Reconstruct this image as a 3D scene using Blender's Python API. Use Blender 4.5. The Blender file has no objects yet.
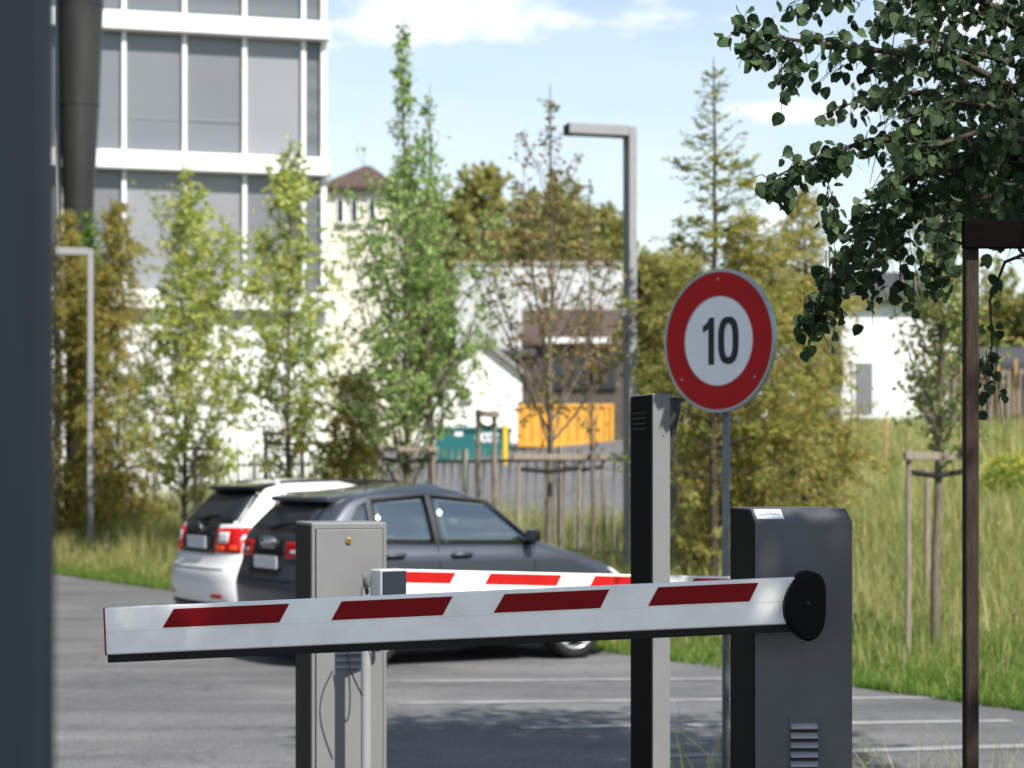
import bpy, bmesh, math, random
import numpy as np
from mathutils import Vector, Matrix

# ------------------------------------------------------------------ camera, sky, sun, exposure
scene = bpy.context.scene
col = scene.collection
R = math.radians
F, HZ, CH = 2000.0, 480.0, 1.46          # focal length in pixels, horizon row, camera height

cam = bpy.data.cameras.new('camera')
cam_ob = bpy.data.objects.new('camera', cam)
col.objects.link(cam_ob)
cam_ob.location = (0, 0, CH)
cam_ob.rotation_euler = (R(90), 0, 0)
cam.sensor_width = 36.0
cam.lens = 36.0 * F / 1024
cam.shift_y = (HZ - 384) / 1024
cam.clip_start, cam.clip_end = 0.05, 3000
cam.dof.use_dof = True
cam.dof.focus_distance = 4.95
cam.dof.aperture_fstop = 5.2
scene.camera = cam_ob

SUN_EL, SUN_AZ = 49.0, 34.0              # azimuth measured from straight behind the camera to the right
to_sun = Vector((math.cos(R(SUN_EL)) * math.sin(R(SUN_AZ)), -math.cos(R(SUN_EL)) * math.cos(R(SUN_AZ)), math.sin(R(SUN_EL))))
world = bpy.data.worlds.new('World')
scene.world = world
world.use_nodes = True
wt = world.node_tree
for n in list(wt.nodes): wt.nodes.remove(n)
w_out = wt.nodes.new('ShaderNodeOutputWorld')
w_bg = wt.nodes.new('ShaderNodeBackground')
w_sky = wt.nodes.new('ShaderNodeTexSky')
w_sky.sky_type = 'NISHITA'
w_sky.sun_disc = False
w_sky.sun_elevation = R(SUN_EL)
w_sky.sun_rotation = math.atan2(to_sun.x, to_sun.y)
w_sky.air_density = 1.25
w_sky.dust_density = 0.4
w_sky.ozone_density = 1.0
SKY_STRENGTH = 0.09
w_bg.inputs['Strength'].default_value = SKY_STRENGTH
# clouds: soft banks of cumulus and thin veils spread over the whole dome
tc = wt.nodes.new('ShaderNodeTexCoord')
sep = wt.nodes.new('ShaderNodeSeparateXYZ')
wt.links.new(tc.outputs['Generated'], sep.inputs[0])
def wmath(op, a, b=None, c=None):
    n = wt.nodes.new('ShaderNodeMath'); n.operation = op
    for i, v in enumerate((a, b, c)):
        if v is None: continue
        if hasattr(v, 'is_output'): wt.links.new(v, n.inputs[i])
        else: n.inputs[i].default_value = v
    return n.outputs[0]
zc = wmath('ADD', wmath('MAXIMUM', sep.outputs['Z'], 0.0), 0.16)
pl = wt.nodes.new('ShaderNodeCombineXYZ')
wt.links.new(wmath('DIVIDE', sep.outputs['X'], zc), pl.inputs[0])
wt.links.new(wmath('DIVIDE', sep.outputs['Y'], zc), pl.inputs[1])
def wnoise(scale, detail, rough, off):
    m = wt.nodes.new('ShaderNodeMapping'); m.inputs['Location'].default_value = off
    wt.links.new(pl.outputs[0], m.inputs[0])
    n = wt.nodes.new('ShaderNodeTexNoise'); n.inputs['Scale'].default_value = scale
    n.inputs['Detail'].default_value = detail; n.inputs['Roughness'].default_value = rough
    wt.links.new(m.outputs[0], n.inputs['Vector'])
    return n.outputs[0]
def wramp(v, a, b):
    n = wt.nodes.new('ShaderNodeMapRange'); n.interpolation_type = 'SMOOTHSTEP'
    n.inputs[1].default_value = a; n.inputs[2].default_value = b
    wt.links.new(v, n.inputs[0]); return n.outputs[0]
cum = wramp(wnoise(2.1, 7, 0.55, (3.01, 7.78, 0)), 0.535, 0.66)
veil = wmath('MULTIPLY', wramp(wnoise(0.9, 5, 0.6, (8.3, 1.2, 2.0)), 0.34, 0.80), 0.32)
low = wmath('MULTIPLY', wramp(wmath('SUBTRACT', 0.16, sep.outputs['Z']), -0.10, 0.16), wmath('ADD', 0.22, wmath('MULTIPLY', wnoise(1.6, 4, 0.6, (1, 4, 0)), 0.6)))
cloud = wmath('MINIMUM', wmath('ADD', wmath('MAXIMUM', cum, low), veil), 0.95)
mix = wt.nodes.new('ShaderNodeMix'); mix.data_type = 'RGBA'
wt.links.new(cloud, mix.inputs[0])
wt.links.new(w_sky.outputs[0], mix.inputs[6])
mix.inputs[7].default_value = (7.3, 7.7, 8.2, 1)
wt.links.new(mix.outputs[2], w_bg.inputs[0])
wt.links.new(w_bg.outputs[0], w_out.inputs[0])

sun = bpy.data.lights.new('sun', 'SUN')
sun.energy = 4.6
sun.angle = R(0.55)
sun.color = (1.0, 0.95, 0.87)
sun_ob = bpy.data.objects.new('sun', sun)
col.objects.link(sun_ob)
sun_ob.rotation_euler = (-to_sun).to_track_quat('-Z', 'Y').to_euler()
sun_ob.location = to_sun * 60

scene.view_settings.view_transform = 'Standard'
scene.view_settings.look = 'None'
scene.view_settings.exposure = 0.80
scene.view_settings.gamma = 1.0
scene.view_settings.use_curve_mapping = False
scene.render.engine = 'CYCLES'
scene.cycles.use_denoising = True
scene.cycles.max_bounces = 8
scene.cycles.transparent_max_bounces = 8
scene.cycles.caustics_reflective = False
scene.cycles.caustics_refractive = False
scene.cycles.sample_clamp_indirect = 6.0

# ------------------------------------------------------------------ helpers
def at(px, py, d):
    """the point of the place that stands d metres in front of the camera, behind pixel (px, py)"""
    return Vector(((px - 512) / F * d, d, CH + (HZ - py) / F * d))

EU = Vector((0.872, 0.490)); E0 = Vector((0.757, 17.3))     # edge of the asphalt: a straight line, EU points to the meadow
ED = Vector((0.490, -0.872))
def uu(x, y): return (x - E0.x) * EU.x + (y - E0.y) * EU.y
def ground_z(x, y):
    u = uu(x, y)
    if u <= 0: return 0.0
    if u <= 22: return 0.12 * u
    return 2.64 + 0.012 * (u - 22)
def gz_np(x, y):
    u = (x - E0.x) * EU.x + (y - E0.y) * EU.y
    return np.where(u <= 0, 0, np.where(u <= 22, 0.12 * u, 2.64 + 0.012 * (u - 22)))
def on_ground(px, d):
    x = (px - 512) / F * d
    return Vector((x, d, ground_z(x, d)))

def nodes_of(m):
    m.use_nodes = True
    t = m.node_tree
    return t, t.nodes.get('Principled BSDF')

MATS = {}
def mat(name, c, rough=0.6, metal=0.0, var=0.0, vscale=8.0, bump=0.0, bscale=60.0, spec=0.3, coat=0.0, stretch=(1, 1, 1), dirt=None):
    """plain painted / metal / wooden surface: colour with soft procedural variation, uneven gloss and fine relief"""
    m = bpy.data.materials.new(name); t, b = nodes_of(m)
    b.inputs['Base Color'].default_value = (*c, 1)
    b.inputs['Roughness'].default_value = rough
    b.inputs['Metallic'].default_value = metal
    b.inputs['Specular IOR Level'].default_value = spec
    b.inputs['Coat Weight'].default_value = coat
    b.inputs['Coat Roughness'].default_value = 0.06
    tcn = t.nodes.new('ShaderNodeTexCoord'); mp = t.nodes.new('ShaderNodeMapping')
    mp.inputs['Scale'].default_value = stretch
    t.links.new(tcn.outputs['Object'], mp.inputs[0])
    if var > 0:
        n = t.nodes.new('ShaderNodeTexNoise'); n.inputs['Scale'].default_value = vscale
        n.inputs['Detail'].default_value = 6; n.inputs['Roughness'].default_value = 0.65
        t.links.new(mp.outputs[0], n.inputs['Vector'])
        r = t.nodes.new('ShaderNodeValToRGB')
        d = dirt or tuple(v * (1 - var) for v in c)
        r.color_ramp.elements[0].position = 0.3; r.color_ramp.elements[0].color = (*d, 1)
        r.color_ramp.elements[1].position = 0.62; r.color_ramp.elements[1].color = (*[min(1, v * (1 + var * 0.35)) for v in c], 1)
        t.links.new(n.outputs[0], r.inputs[0]); t.links.new(r.outputs[0], b.inputs['Base Color'])
        mr = t.nodes.new('ShaderNodeMapRange')
        mr.inputs[3].default_value = max(0.02, rough - 0.12); mr.inputs[4].default_value = min(1, rough + 0.15)
        t.links.new(n.outputs[0], mr.inputs[0]); t.links.new(mr.outputs[0], b.inputs['Roughness'])
    if bump > 0:
        n2 = t.nodes.new('ShaderNodeTexNoise'); n2.inputs['Scale'].default_value = bscale; n2.inputs['Detail'].default_value = 4
        t.links.new(mp.outputs[0], n2.inputs['Vector'])
        bp = t.nodes.new('ShaderNodeBump'); bp.inputs['Strength'].default_value = bump; bp.inputs['Distance'].default_value = 0.01
        t.links.new(n2.outputs[0], bp.inputs['Height']); t.links.new(bp.outputs[0], b.inputs['Normal'])
    MATS[name] = m
    return m

def leaf_mat(name, stops, transl=0.35, rough=0.5, spec=0.3):
    """leaves or blades: a colour for each island, light passing through the blade"""
    m = bpy.data.materials.new(name); t, b = nodes_of(m)
    g = t.nodes.new('ShaderNodeNewGeometry')
    r = t.nodes.new('ShaderNodeValToRGB')
    els = r.color_ramp.elements
    els[0].position, els[0].color = stops[0][0], (*stops[0][1], 1)
    els[1].position, els[1].color = stops[-1][0], (*stops[-1][1], 1)
    for p, c in stops[1:-1]:
        e = els.new(p); e.color = (*c, 1)
    t.links.new(g.outputs['Random Per Island'], r.inputs[0])
    t.links.new(r.outputs[0], b.inputs['Base Color'])
    b.inputs['Roughness'].default_value = rough
    b.inputs['Specular IOR Level'].default_value = spec
    tr = t.nodes.new('ShaderNodeBsdfTranslucent')
    hs = t.nodes.new('ShaderNodeHueSaturation'); hs.inputs['Value'].default_value = 1.85; hs.inputs['Saturation'].default_value = 1.05
    t.links.new(r.outputs[0], hs.inputs['Color']); t.links.new(hs.outputs[0], tr.inputs[0])
    mx = t.nodes.new('ShaderNodeMixShader'); mx.inputs[0].default_value = transl
    t.links.new(b.outputs[0], mx.inputs[1]); t.links.new(tr.outputs[0], mx.inputs[2])
    t.links.new(mx.outputs[0], t.nodes['Material Output'].inputs[0])
    return m

class MB:
    """collects shapes; build() links them as one mesh object"""
    def __init__(s): s.v, s.f = [], []
    def add(s, vs, fs):
        o = len(s.v); s.v += [tuple(v) for v in vs]; s.f += [tuple(i + o for i in f) for f in fs]; return s
    def box(s, c, size, M=None):
        hx, hy, hz = size[0] / 2, size[1] / 2, size[2] / 2
        vs = [Vector((sx * hx, sy * hy, sz * hz)) for sz in (-1, 1) for sy in (-1, 1) for sx in (-1, 1)]
        if M is not None: vs = [M @ v for v in vs]
        vs = [v + Vector(c) for v in vs]
        return s.add(vs, [(0, 2, 3, 1), (4, 5, 7, 6), (0, 1, 5, 4), (2, 6, 7, 3), (0, 4, 6, 2), (1, 3, 7, 5)])
    def hexa(s, vs):
        """8 corners ordered like box()"""
        return s.add(vs, [(0, 2, 3, 1), (4, 5, 7, 6), (0, 1, 5, 4), (2, 6, 7, 3), (0, 4, 6, 2), (1, 3, 7, 5)])
    def prism(s, poly, d0, d1, fn):
        """poly of (a, b), extruded from d0 to d1; fn(a, b, d) -> point"""
        n = len(poly)
        vs = [fn(a, b, d0) for a, b in poly] + [fn(a, b, d1) for a, b in poly]
        return s.add(vs, [tuple(range(n))[::-1], tuple(range(n, 2 * n))] + [(i, (i + 1) % n, n + (i + 1) % n, n + i) for i in range(n)])
    def tube(s, pts, rad, n=7, cap=True):
        pts = [Vector(p) for p in pts]
        if not hasattr(rad, '__len__'): rad = [rad] * len(pts)
        o = len(s.v)
        up = None
        for i, p in enumerate(pts):
            d = (pts[min(i + 1, len(pts) - 1)] - pts[max(i - 1, 0)])
            d = d.normalized() if d.length > 1e-9 else Vector((0, 0, 1))
            if up is None:
                up = d.cross(Vector((0, 1, 0)) if abs(d.y) < 0.9 else Vector((1, 0, 0))).normalized()
            else:
                up = (up - d * up.dot(d))
                up = up.normalized() if up.length > 1e-6 else d.orthogonal().normalized()
            b = d.cross(up)
            for k in range(n):
                a = 2 * math.pi * k / n
                s.v.append(tuple(p + (up * math.cos(a) + b * math.sin(a)) * rad[i]))
        m = len(pts)
        for i in range(m - 1):
            for k in range(n):
                k2 = (k + 1) % n
                s.f.append((o + i * n + k, o + i * n + k2, o + (i + 1) * n + k2, o + (i + 1) * n + k))
        if cap:
            s.f.append(tuple(o + k for k in range(n))[::-1]); s.f.append(tuple(o + (m - 1) * n + k for k in range(n)))
        return s
    def build(s, name, m, parent=None, smooth=False, bevel=0.0, seg=2, M=None, off=None):
        me = bpy.data.meshes.new(name)
        vs = s.v
        if M is not None: vs = [tuple(M @ Vector(v)) for v in vs]
        if off is not None: vs = [(v[0] - off[0], v[1] - off[1], v[2] - off[2]) for v in vs]
        me.from_pydata(vs, [], s.f); me.update()
        if m is not None: me.materials.append(m if not isinstance(m, str) else MATS[m])
        o = bpy.data.objects.new(name, me); col.objects.link(o)
        bm = bmesh.new(); bm.from_mesh(me); bmesh.ops.recalc_face_normals(bm, faces=bm.faces); bm.to_mesh(me); bm.free()
        if smooth:
            me.polygons.foreach_set('use_smooth', [True] * len(me.polygons))
        if parent is not None: o.parent = parent
        if bevel > 0:
            md = o.modifiers.new('edge', 'BEVEL'); md.width = bevel; md.segments = seg; md.limit_method = 'ANGLE'; md.angle_limit = R(40)
        return o

def tag(o, label, cat, group=None, kind=None):
    o['label'] = label
    if cat: o['category'] = cat
    if group: o['group'] = group
    if kind: o['kind'] = kind
    return o
def thing(name, label, cat, loc=(0, 0, 0), rz=0.0, group=None):
    o = bpy.data.objects.new(name, None); col.objects.link(o)
    o.empty_display_size = 0.2
    o.location = loc; o.rotation_euler = (0, 0, rz)
    return tag(o, label, cat, group)
def share(name, me, parent, loc=(0, 0, 0), rz=0.0, scale=(1, 1, 1)):
    o = bpy.data.objects.new(name, me); col.objects.link(o); o.parent = parent
    o.location = loc; o.rotation_euler = (0, 0, rz); o.scale = scale
    return o
def structure(o): o['kind'] = 'structure'; return o

def np_mesh(name, verts, faces, m, parent=None, smooth=False):
    """faces: (n, k) int array, all of the same length"""
    me = bpy.data.meshes.new(name)
    n, k = faces.shape
    me.vertices.add(len(verts)); me.vertices.foreach_set('co', np.ascontiguousarray(verts, dtype=np.float32).ravel())
    me.loops.add(n * k); me.loops.foreach_set('vertex_index', np.ascontiguousarray(faces, dtype=np.int32).ravel())
    me.polygons.add(n); me.polygons.foreach_set('loop_start', np.arange(0, n * k, k, dtype=np.int32))
    me.polygons.foreach_set('loop_total', np.full(n, k, dtype=np.int32))
    if smooth: me.polygons.foreach_set('use_smooth', np.ones(n, dtype=bool))
    me.update(calc_edges=True); me.validate()
    me.materials.append(m)
    o = bpy.data.objects.new(name, me); col.objects.link(o)
    if parent is not None: o.parent = parent
    return o

# ------------------------------------------------------------------ materials
mat('asphalt_plain', (0.1, 0.1, 0.1))
def ground_mat(name, cols, scales, rough=0.9, bump=0.5, bscale=90, fine=(0.35, 180.0)):
    m = bpy.data.materials.new(name); t, b = nodes_of(m)
    tcn = t.nodes.new('ShaderNodeTexCoord')
    n1 = t.nodes.new('ShaderNodeTexNoise'); n1.inputs['Scale'].default_value = scales[0]; n1.inputs['Detail'].default_value = 8; n1.inputs['Roughness'].default_value = 0.7
    n2 = t.nodes.new('ShaderNodeTexNoise'); n2.inputs['Scale'].default_value = fine[1]; n2.inputs['Detail'].default_value = 3
    t.links.new(tcn.outputs['Object'], n1.inputs['Vector']); t.links.new(tcn.outputs['Object'], n2.inputs['Vector'])
    r = t.nodes.new('ShaderNodeValToRGB')
    els = r.color_ramp.elements
    els[0].position, els[0].color = 0.3, (*cols[0], 1); els[1].position, els[1].color = 0.7, (*cols[-1], 1)
    for i, c in enumerate(cols[1:-1]):
        e = els.new(0.3 + 0.4 * (i + 1) / (len(cols) - 1)); e.color = (*c, 1)
    t.links.new(n1.outputs[0], r.inputs[0])
    mx = t.nodes.new('ShaderNodeMix'); mx.data_type = 'RGBA'; mx.blend_type = 'MULTIPLY'; mx.inputs[0].default_value = 1.0
    mr = t.nodes.new('ShaderNodeMapRange'); mr.inputs[1].default_value = 0.3; mr.inputs[2].default_value = 0.7
    mr.inputs[3].default_value = 1 - fine[0]; mr.inputs[4].default_value = 1 + fine[0]
    t.links.new(n2.outputs[0], mr.inputs[0]); t.links.new(r.outputs[0], mx.inputs[6]); t.links.new(mr.outputs[0], mx.inputs[7])
    t.links.new(mx.outputs[2], b.inputs['Base Color'])
    b.inputs['Roughness'].default_value = rough; b.inputs['Specular IOR Level'].default_value = 0.25
    bp = t.nodes.new('ShaderNodeBump'); bp.inputs['Strength'].default_value = bump; bp.inputs['Distance'].default_value = 0.01
    t.links.new(n2.outputs[0], bp.inputs['Height']); t.links.new(bp.outputs[0], b.inputs['Normal'])
    MATS[name] = m; return m
ground_mat('asphalt', [(0.086, 0.087, 0.089), (0.121, 0.121, 0.122), (0.156, 0.155, 0.154)], (0.5,), 0.85, 0.5, fine=(0.4, 55.0))
def wear(m):
    t, b = nodes_of(m)
    tcn = [n for n in t.nodes if n.type == 'TEX_COORD'][0]
    src_ = b.inputs['Base Color'].links[0].from_socket
    def noise(sc, det, st=(1, 1, 1)):
        mp = t.nodes.new('ShaderNodeMapping'); mp.inputs['Scale'].default_value = st; mp.inputs['Rotation'].default_value = (0, 0, 0.35)
        n = t.nodes.new('ShaderNodeTexNoise'); n.inputs['Scale'].default_value = sc; n.inputs['Detail'].default_value = det
        t.links.new(tcn.outputs['Object'], mp.inputs[0]); t.links.new(mp.outputs[0], n.inputs['Vector']); return n.outputs[0]
    def ramp(v, a, b_, lo, hi):
        r = t.nodes.new('ShaderNodeMapRange'); r.inputs[1].default_value = a; r.inputs[2].default_value = b_; r.inputs[3].default_value = lo; r.inputs[4].default_value = hi
        t.links.new(v, r.inputs[0]); return r.outputs[0]
    vo = t.nodes.new('ShaderNodeTexVoronoi'); vo.feature = 'DISTANCE_TO_EDGE'; vo.inputs['Scale'].default_value = 0.33
    wa = t.nodes.new('ShaderNodeVectorMath'); wa.operation = 'ADD'
    n3 = t.nodes.new('ShaderNodeTexNoise'); n3.inputs['Scale'].default_value = 1.3; n3.inputs['Detail'].default_value = 6
    t.links.new(tcn.outputs['Object'], n3.inputs['Vector'])
    t.links.new(tcn.outputs['Object'], wa.inputs[0]); t.links.new(n3.outputs[1], wa.inputs[1]); t.links.new(wa.outputs[0], vo.inputs['Vector'])
    facs = [ramp(vo.outputs[0], 0.0, 0.012, 0.80, 1.0), ramp(noise(0.9, 5, (0.35, 2.2, 1)), 0.35, 0.68, 0.80, 1.14), ramp(noise(2.6, 4), 0.60, 0.74, 1.0, 0.70), ramp(noise(14, 3), 0.3, 0.7, 0.90, 1.10)]
    cur = src_
    for f in facs:
        mx = t.nodes.new('ShaderNodeMix'); mx.data_type = 'RGBA'; mx.blend_type = 'MULTIPLY'; mx.inputs[0].default_value = 1.0
        t.links.new(cur, mx.inputs[6]); t.links.new(f, mx.inputs[7]); cur = mx.outputs[2]
    t.links.new(cur, b.inputs['Base Color'])
wear(MATS['asphalt'])
ground_mat('yard_asphalt', [(0.09, 0.09, 0.094), (0.12, 0.12, 0.125), (0.15, 0.15, 0.15)], (0.4,), 0.9, 0.3)
ground_mat('meadow_soil', [(0.05, 0.07, 0.02), (0.10, 0.12, 0.035), (0.15, 0.15, 0.06)], (0.8,), 0.95, 0.8)
ground_mat('verge_soil', [(0.07, 0.06, 0.04), (0.12, 0.11, 0.06), (0.10, 0.13, 0.05)], (2.2,), 0.95, 0.8)
mat('line_paint', (0.24, 0.24, 0.238), 0.8, var=0.5, vscale=3.2, dirt=(0.14, 0.14, 0.138))
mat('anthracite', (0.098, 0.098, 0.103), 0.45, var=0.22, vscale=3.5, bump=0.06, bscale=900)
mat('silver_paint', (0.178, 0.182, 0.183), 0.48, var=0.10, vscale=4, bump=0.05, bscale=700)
mat('silver_shaded', (0.030, 0.031, 0.024), 0.7, spec=0.08, var=0.1, vscale=4)
mat('arm_white', (0.88, 0.86, 0.83), 0.42, var=0.08, vscale=6, dirt=(0.76, 0.73, 0.68))
mat('shaded_arm_red', (0.20, 0.003, 0.006), 0.5, spec=0.12, var=0.12, vscale=10)  # stripe red darkened, the near arm's shade put into its colour
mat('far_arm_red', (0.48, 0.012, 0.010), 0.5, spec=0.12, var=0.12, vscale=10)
mat('rubber', (0.010, 0.010, 0.011), 0.6, var=0.2, vscale=12)
mat('black_cover', (0.003, 0.003, 0.004), 0.6, spec=0.10, bump=0.05, bscale=500)
mat('dark_metal', (0.03, 0.03, 0.033), 0.5, var=0.15)
mat('slate_post', (0.008, 0.014, 0.021), 0.5, var=0.3, vscale=3, stretch=(6, 6, 0.6), spec=0.2)
mat('shade_black', (0.008, 0.009, 0.008), 0.75, spec=0.06)
mat('lamp_metal', (0.27, 0.275, 0.28), 0.6, spec=0.15, var=0.08)
mat('galvanised', (0.15, 0.17, 0.185), 0.55, metal=0.3, var=0.25, vscale=14)
mat('sign_white', (0.72, 0.73, 0.75), 0.4, var=0.06, vscale=14)
mat('sign_red', (0.38, 0.006, 0.008), 0.45, spec=0.15, var=0.14, vscale=9)
mat('sign_black', (0.010, 0.010, 0.012), 0.5)
mat('sign_rim', (0.30, 0.33, 0.34), 0.4, metal=0.6, var=0.2)
mat('brass', (0.45, 0.27, 0.06), 0.35, metal=0.8)
mat('plastic_grey', (0.40, 0.41, 0.42), 0.5, var=0.08)
mat('lens_dark', (0.022, 0.030, 0.040), 0.5, spec=0.15)
mat('sticker', (0.80, 0.81, 0.82), 0.45, var=0.04)
mat('ink', (0.12, 0.12, 0.15), 0.6)
mat('louvre', (0.30, 0.30, 0.33), 0.4, metal=0.2, var=0.1)
mat('wood_brown', (0.050, 0.037, 0.029), 0.85, spec=0.08, var=0.45, vscale=9, stretch=(14, 14, 0.9), bump=0.5, bscale=40)
mat('wood_grey', (0.25, 0.21, 0.165), 0.8, var=0.45, vscale=8, stretch=(12, 12, 0.8), bump=0.5, bscale=30)
mat('wood_dark', (0.004, 0.003, 0.003), 0.9, spec=0.04, var=0.35, vscale=9, stretch=(0.9, 10, 10))
mat('wood_orange', (0.40, 0.23, 0.10), 0.75, var=0.35, vscale=8, stretch=(10, 10, 0.8))
mat('strap', (0.02, 0.018, 0.016), 0.8)
mat('bark', (0.16, 0.13, 0.10), 0.9, var=0.5, vscale=10, stretch=(6, 6, 1.5), bump=0.7, bscale=30)
mat('bark_dark', (0.06, 0.048, 0.035), 0.9, var=0.5, vscale=10, stretch=(6, 6, 1.5), bump=0.7, bscale=30)
mat('facade_white', (0.80, 0.81, 0.82), 0.55, var=0.06, vscale=0.6)
mat('wall_white', (0.78, 0.78, 0.77), 0.8, var=0.08, vscale=0.5)
mat('wall_pale', (0.50, 0.51, 0.53), 0.8, var=0.12, vscale=0.3)
mat('wall_cream', (0.70, 0.66, 0.56), 0.85, var=0.08, vscale=0.5)
mat('roof_brown', (0.085, 0.055, 0.045), 0.8, var=0.3, vscale=2)
mat('wall_dark', (0.085, 0.07, 0.065), 0.85, var=0.3, vscale=1.2)
mat('cladding', (0.045, 0.047, 0.05), 0.7, var=0.2, vscale=0.8)
mat('roof_dark', (0.05, 0.05, 0.055), 0.8, var=0.3, vscale=2)
mat('brick_red', (0.20, 0.085, 0.06), 0.9, var=0.3, vscale=1.2)
mat('orange_paint', (0.72, 0.36, 0.05), 0.55, var=0.14, vscale=1.6, dirt=(0.55, 0.28, 0.06))
mat('teal_paint', (0.02, 0.13, 0.135), 0.5, var=0.15, vscale=1.5)
mat('yellow_paint', (0.75, 0.50, 0.04), 0.5, var=0.1)
mat('white_paint', (0.78, 0.79, 0.80), 0.5)
mat('fence_metal', (0.25, 0.245, 0.235), 0.5, metal=0.2, var=0.15)
mat('dark_steel', (0.035, 0.036, 0.034), 0.42, metal=0.2, var=0.3, vscale=2.0, stretch=(1, 1, 0.3))
mat('window_dark', (0.03, 0.035, 0.04), 0.12, var=0.2, vscale=1.0)
mat('concrete', (0.35, 0.34, 0.32), 0.85, var=0.25, vscale=3)

def blind_mat(name, c0, c1, period):
    """closed slatted blind behind glass"""
    m = bpy.data.materials.new(name); t, b = nodes_of(m)
    tcn = t.nodes.new('ShaderNodeTexCoord')
    wv = t.nodes.new('ShaderNodeTexWave'); wv.bands_direction = 'Z'; wv.inputs['Scale'].default_value = 1 / period * 0.318; wv.inputs['Distortion'].default_value = 0.15
    t.links.new(tcn.outputs['Object'], wv.inputs['Vector'])
    n = t.nodes.new('ShaderNodeTexNoise'); n.inputs['Scale'].default_value = 0.35; n.inputs['Detail'].default_value = 3
    t.links.new(tcn.outputs['Object'], n.inputs['Vector'])
    r = t.nodes.new('ShaderNodeMix'); r.data_type = 'RGBA'
    r.inputs[6].default_value = (*c0, 1); r.inputs[7].default_value = (*c1, 1)
    ad = t.nodes.new('ShaderNodeMath'); ad.operation = 'MULTIPLY_ADD'; ad.inputs[1].default_value = 0.6; 
    mlt = t.nodes.new('ShaderNodeMath'); mlt.operation = 'MULTIPLY'; mlt.inputs[1].default_value = 0.7
    t.links.new(n.outputs[0], mlt.inputs[0]); t.links.new(wv.outputs[1], ad.inputs[0]); t.links.new(mlt.outputs[0], ad.inputs[2])
    t.links.new(ad.outputs[0], r.inputs[0]); t.links.new(r.outputs[2], b.inputs['Base Color'])
    b.inputs['Roughness'].default_value = 0.35
    b.inputs['Coat Weight'].default_value = 0.6; b.inputs['Coat Roughness'].default_value = 0.03
    MATS[name] = m; return m
blind_mat('blind_grey', (0.085, 0.09, 0.105), (0.19, 0.20, 0.22), 0.11)
blind_mat('blind_light', (0.15, 0.155, 0.17), (0.28, 0.29, 0.31), 0.11)
blind_mat('glass_slate', (0.07, 0.08, 0.09), (0.12, 0.13, 0.14), 0.6)

def car_paint(name, c, metal, rough):
    m = bpy.data.materials.new(name); t, b = nodes_of(m)
    b.inputs['Base Color'].default_value = (*c, 1); b.inputs['Metallic'].default_value = metal
    b.inputs['Roughness'].default_value = rough; b.inputs['Coat Weight'].default_value = 0.7; b.inputs['Coat Roughness'].default_value = 0.03
    n = t.nodes.new('ShaderNodeTexNoise'); n.inputs['Scale'].default_value = 2.5; n.inputs['Detail'].default_value = 5
    mr = t.nodes.new('ShaderNodeMapRange'); mr.inputs[3].default_value = 0.02; mr.inputs[4].default_value = 0.10
    t.links.new(n.outputs[0], mr.inputs[0]); t.links.new(mr.outputs[0], b.inputs['Coat Roughness'])
    MATS[name] = m
car_paint('paint_dark', (0.042, 0.050, 0.066), 0.4, 0.38)
car_paint('paint_white', (0.80, 0.80, 0.79), 0.0, 0.4)
mat('rear_glass', (0.018, 0.022, 0.026), 0.05, spec=0.6)
mat('seat_fabric', (0.11, 0.11, 0.112), 0.9, var=0.2, vscale=20)
mat('mirror_glass', (0.10, 0.11, 0.12), 0.05, metal=0.5)
def glass_mat():
    m = bpy.data.materials.new('car_glass'); t, b = nodes_of(m)
    t.nodes.remove(b)
    tr = t.nodes.new('ShaderNodeBsdfTransparent'); tr.inputs[0].default_value = (0.80, 0.87, 0.85, 1)
    gl = t.nodes.new('ShaderNodeBsdfGlossy'); gl.inputs['Roughness'].default_value = 0.02; gl.inputs[0].default_value = (0.90, 1.0, 0.95, 1)
    fr = t.nodes.new('ShaderNodeFresnel'); fr.inputs[0].default_value = 3.3
    mx = t.nodes.new('ShaderNodeMixShader')
    t.links.new(fr.outputs[0], mx.inputs[0]); t.links.new(tr.outputs[0], mx.inputs[1]); t.links.new(gl.outputs[0], mx.inputs[2])
    t.links.new(mx.outputs[0], t.nodes['Material Output'].inputs[0]); MATS['car_glass'] = m
glass_mat()
mat('car_trim', (0.008, 0.008, 0.009), 0.35)
mat('car_black', (0.006, 0.006, 0.008), 0.12, coat=0.6)
mat('tyre', (0.012, 0.012, 0.012), 0.8, bump=0.3, bscale=80)
mat('rim_alloy', (0.55, 0.56, 0.57), 0.3, metal=0.7)
mat('lamp_red', (0.50, 0.006, 0.006), 0.3, coat=0.15)
mat('lamp_orange', (0.85, 0.09, 0.015), 0.3, coat=0.15)
mat('lamp_clear', (0.65, 0.66, 0.66), 0.15, coat=0.8)
mat('chrome', (0.7, 0.7, 0.7), 0.15, metal=1.0)
mat('plate_white', (0.62, 0.63, 0.64), 0.4, var=0.1, vscale=20)

rng = np.random.default_rng(7)
random.seed(7)

# ------------------------------------------------------------------ ground
def terrain():
    us = [-60, -30, -14, -6, 0.0, 0.25, 1, 3, 6, 10, 15, 20, 22, 24, 30, 45, 80, 160, 400, 900]
    vs = list(np.concatenate([np.linspace(-900, -60, 8), np.linspace(-50, 50, 41), np.linspace(60, 900, 8)]))
    V, Fc = [], []
    for u in us:
        for v in vs:
            x = E0.x + EU.x * u + ED.x * v; y = E0.y + EU.y * u + ED.y * v
            z = ground_z(x, y) if u > 0 else -0.006
            V.append((x, y, z))
    n = len(vs)
    for i in range(len(us) - 1):
        for j in range(n - 1):
            a = i * n + j
            Fc.append((a, a + 1, a + n + 1, a + n))
    m = MB(); m.v, m.f = V, Fc
    o = m.build('ground', 'meadow_soil'); structure(o)
terrain()
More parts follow.
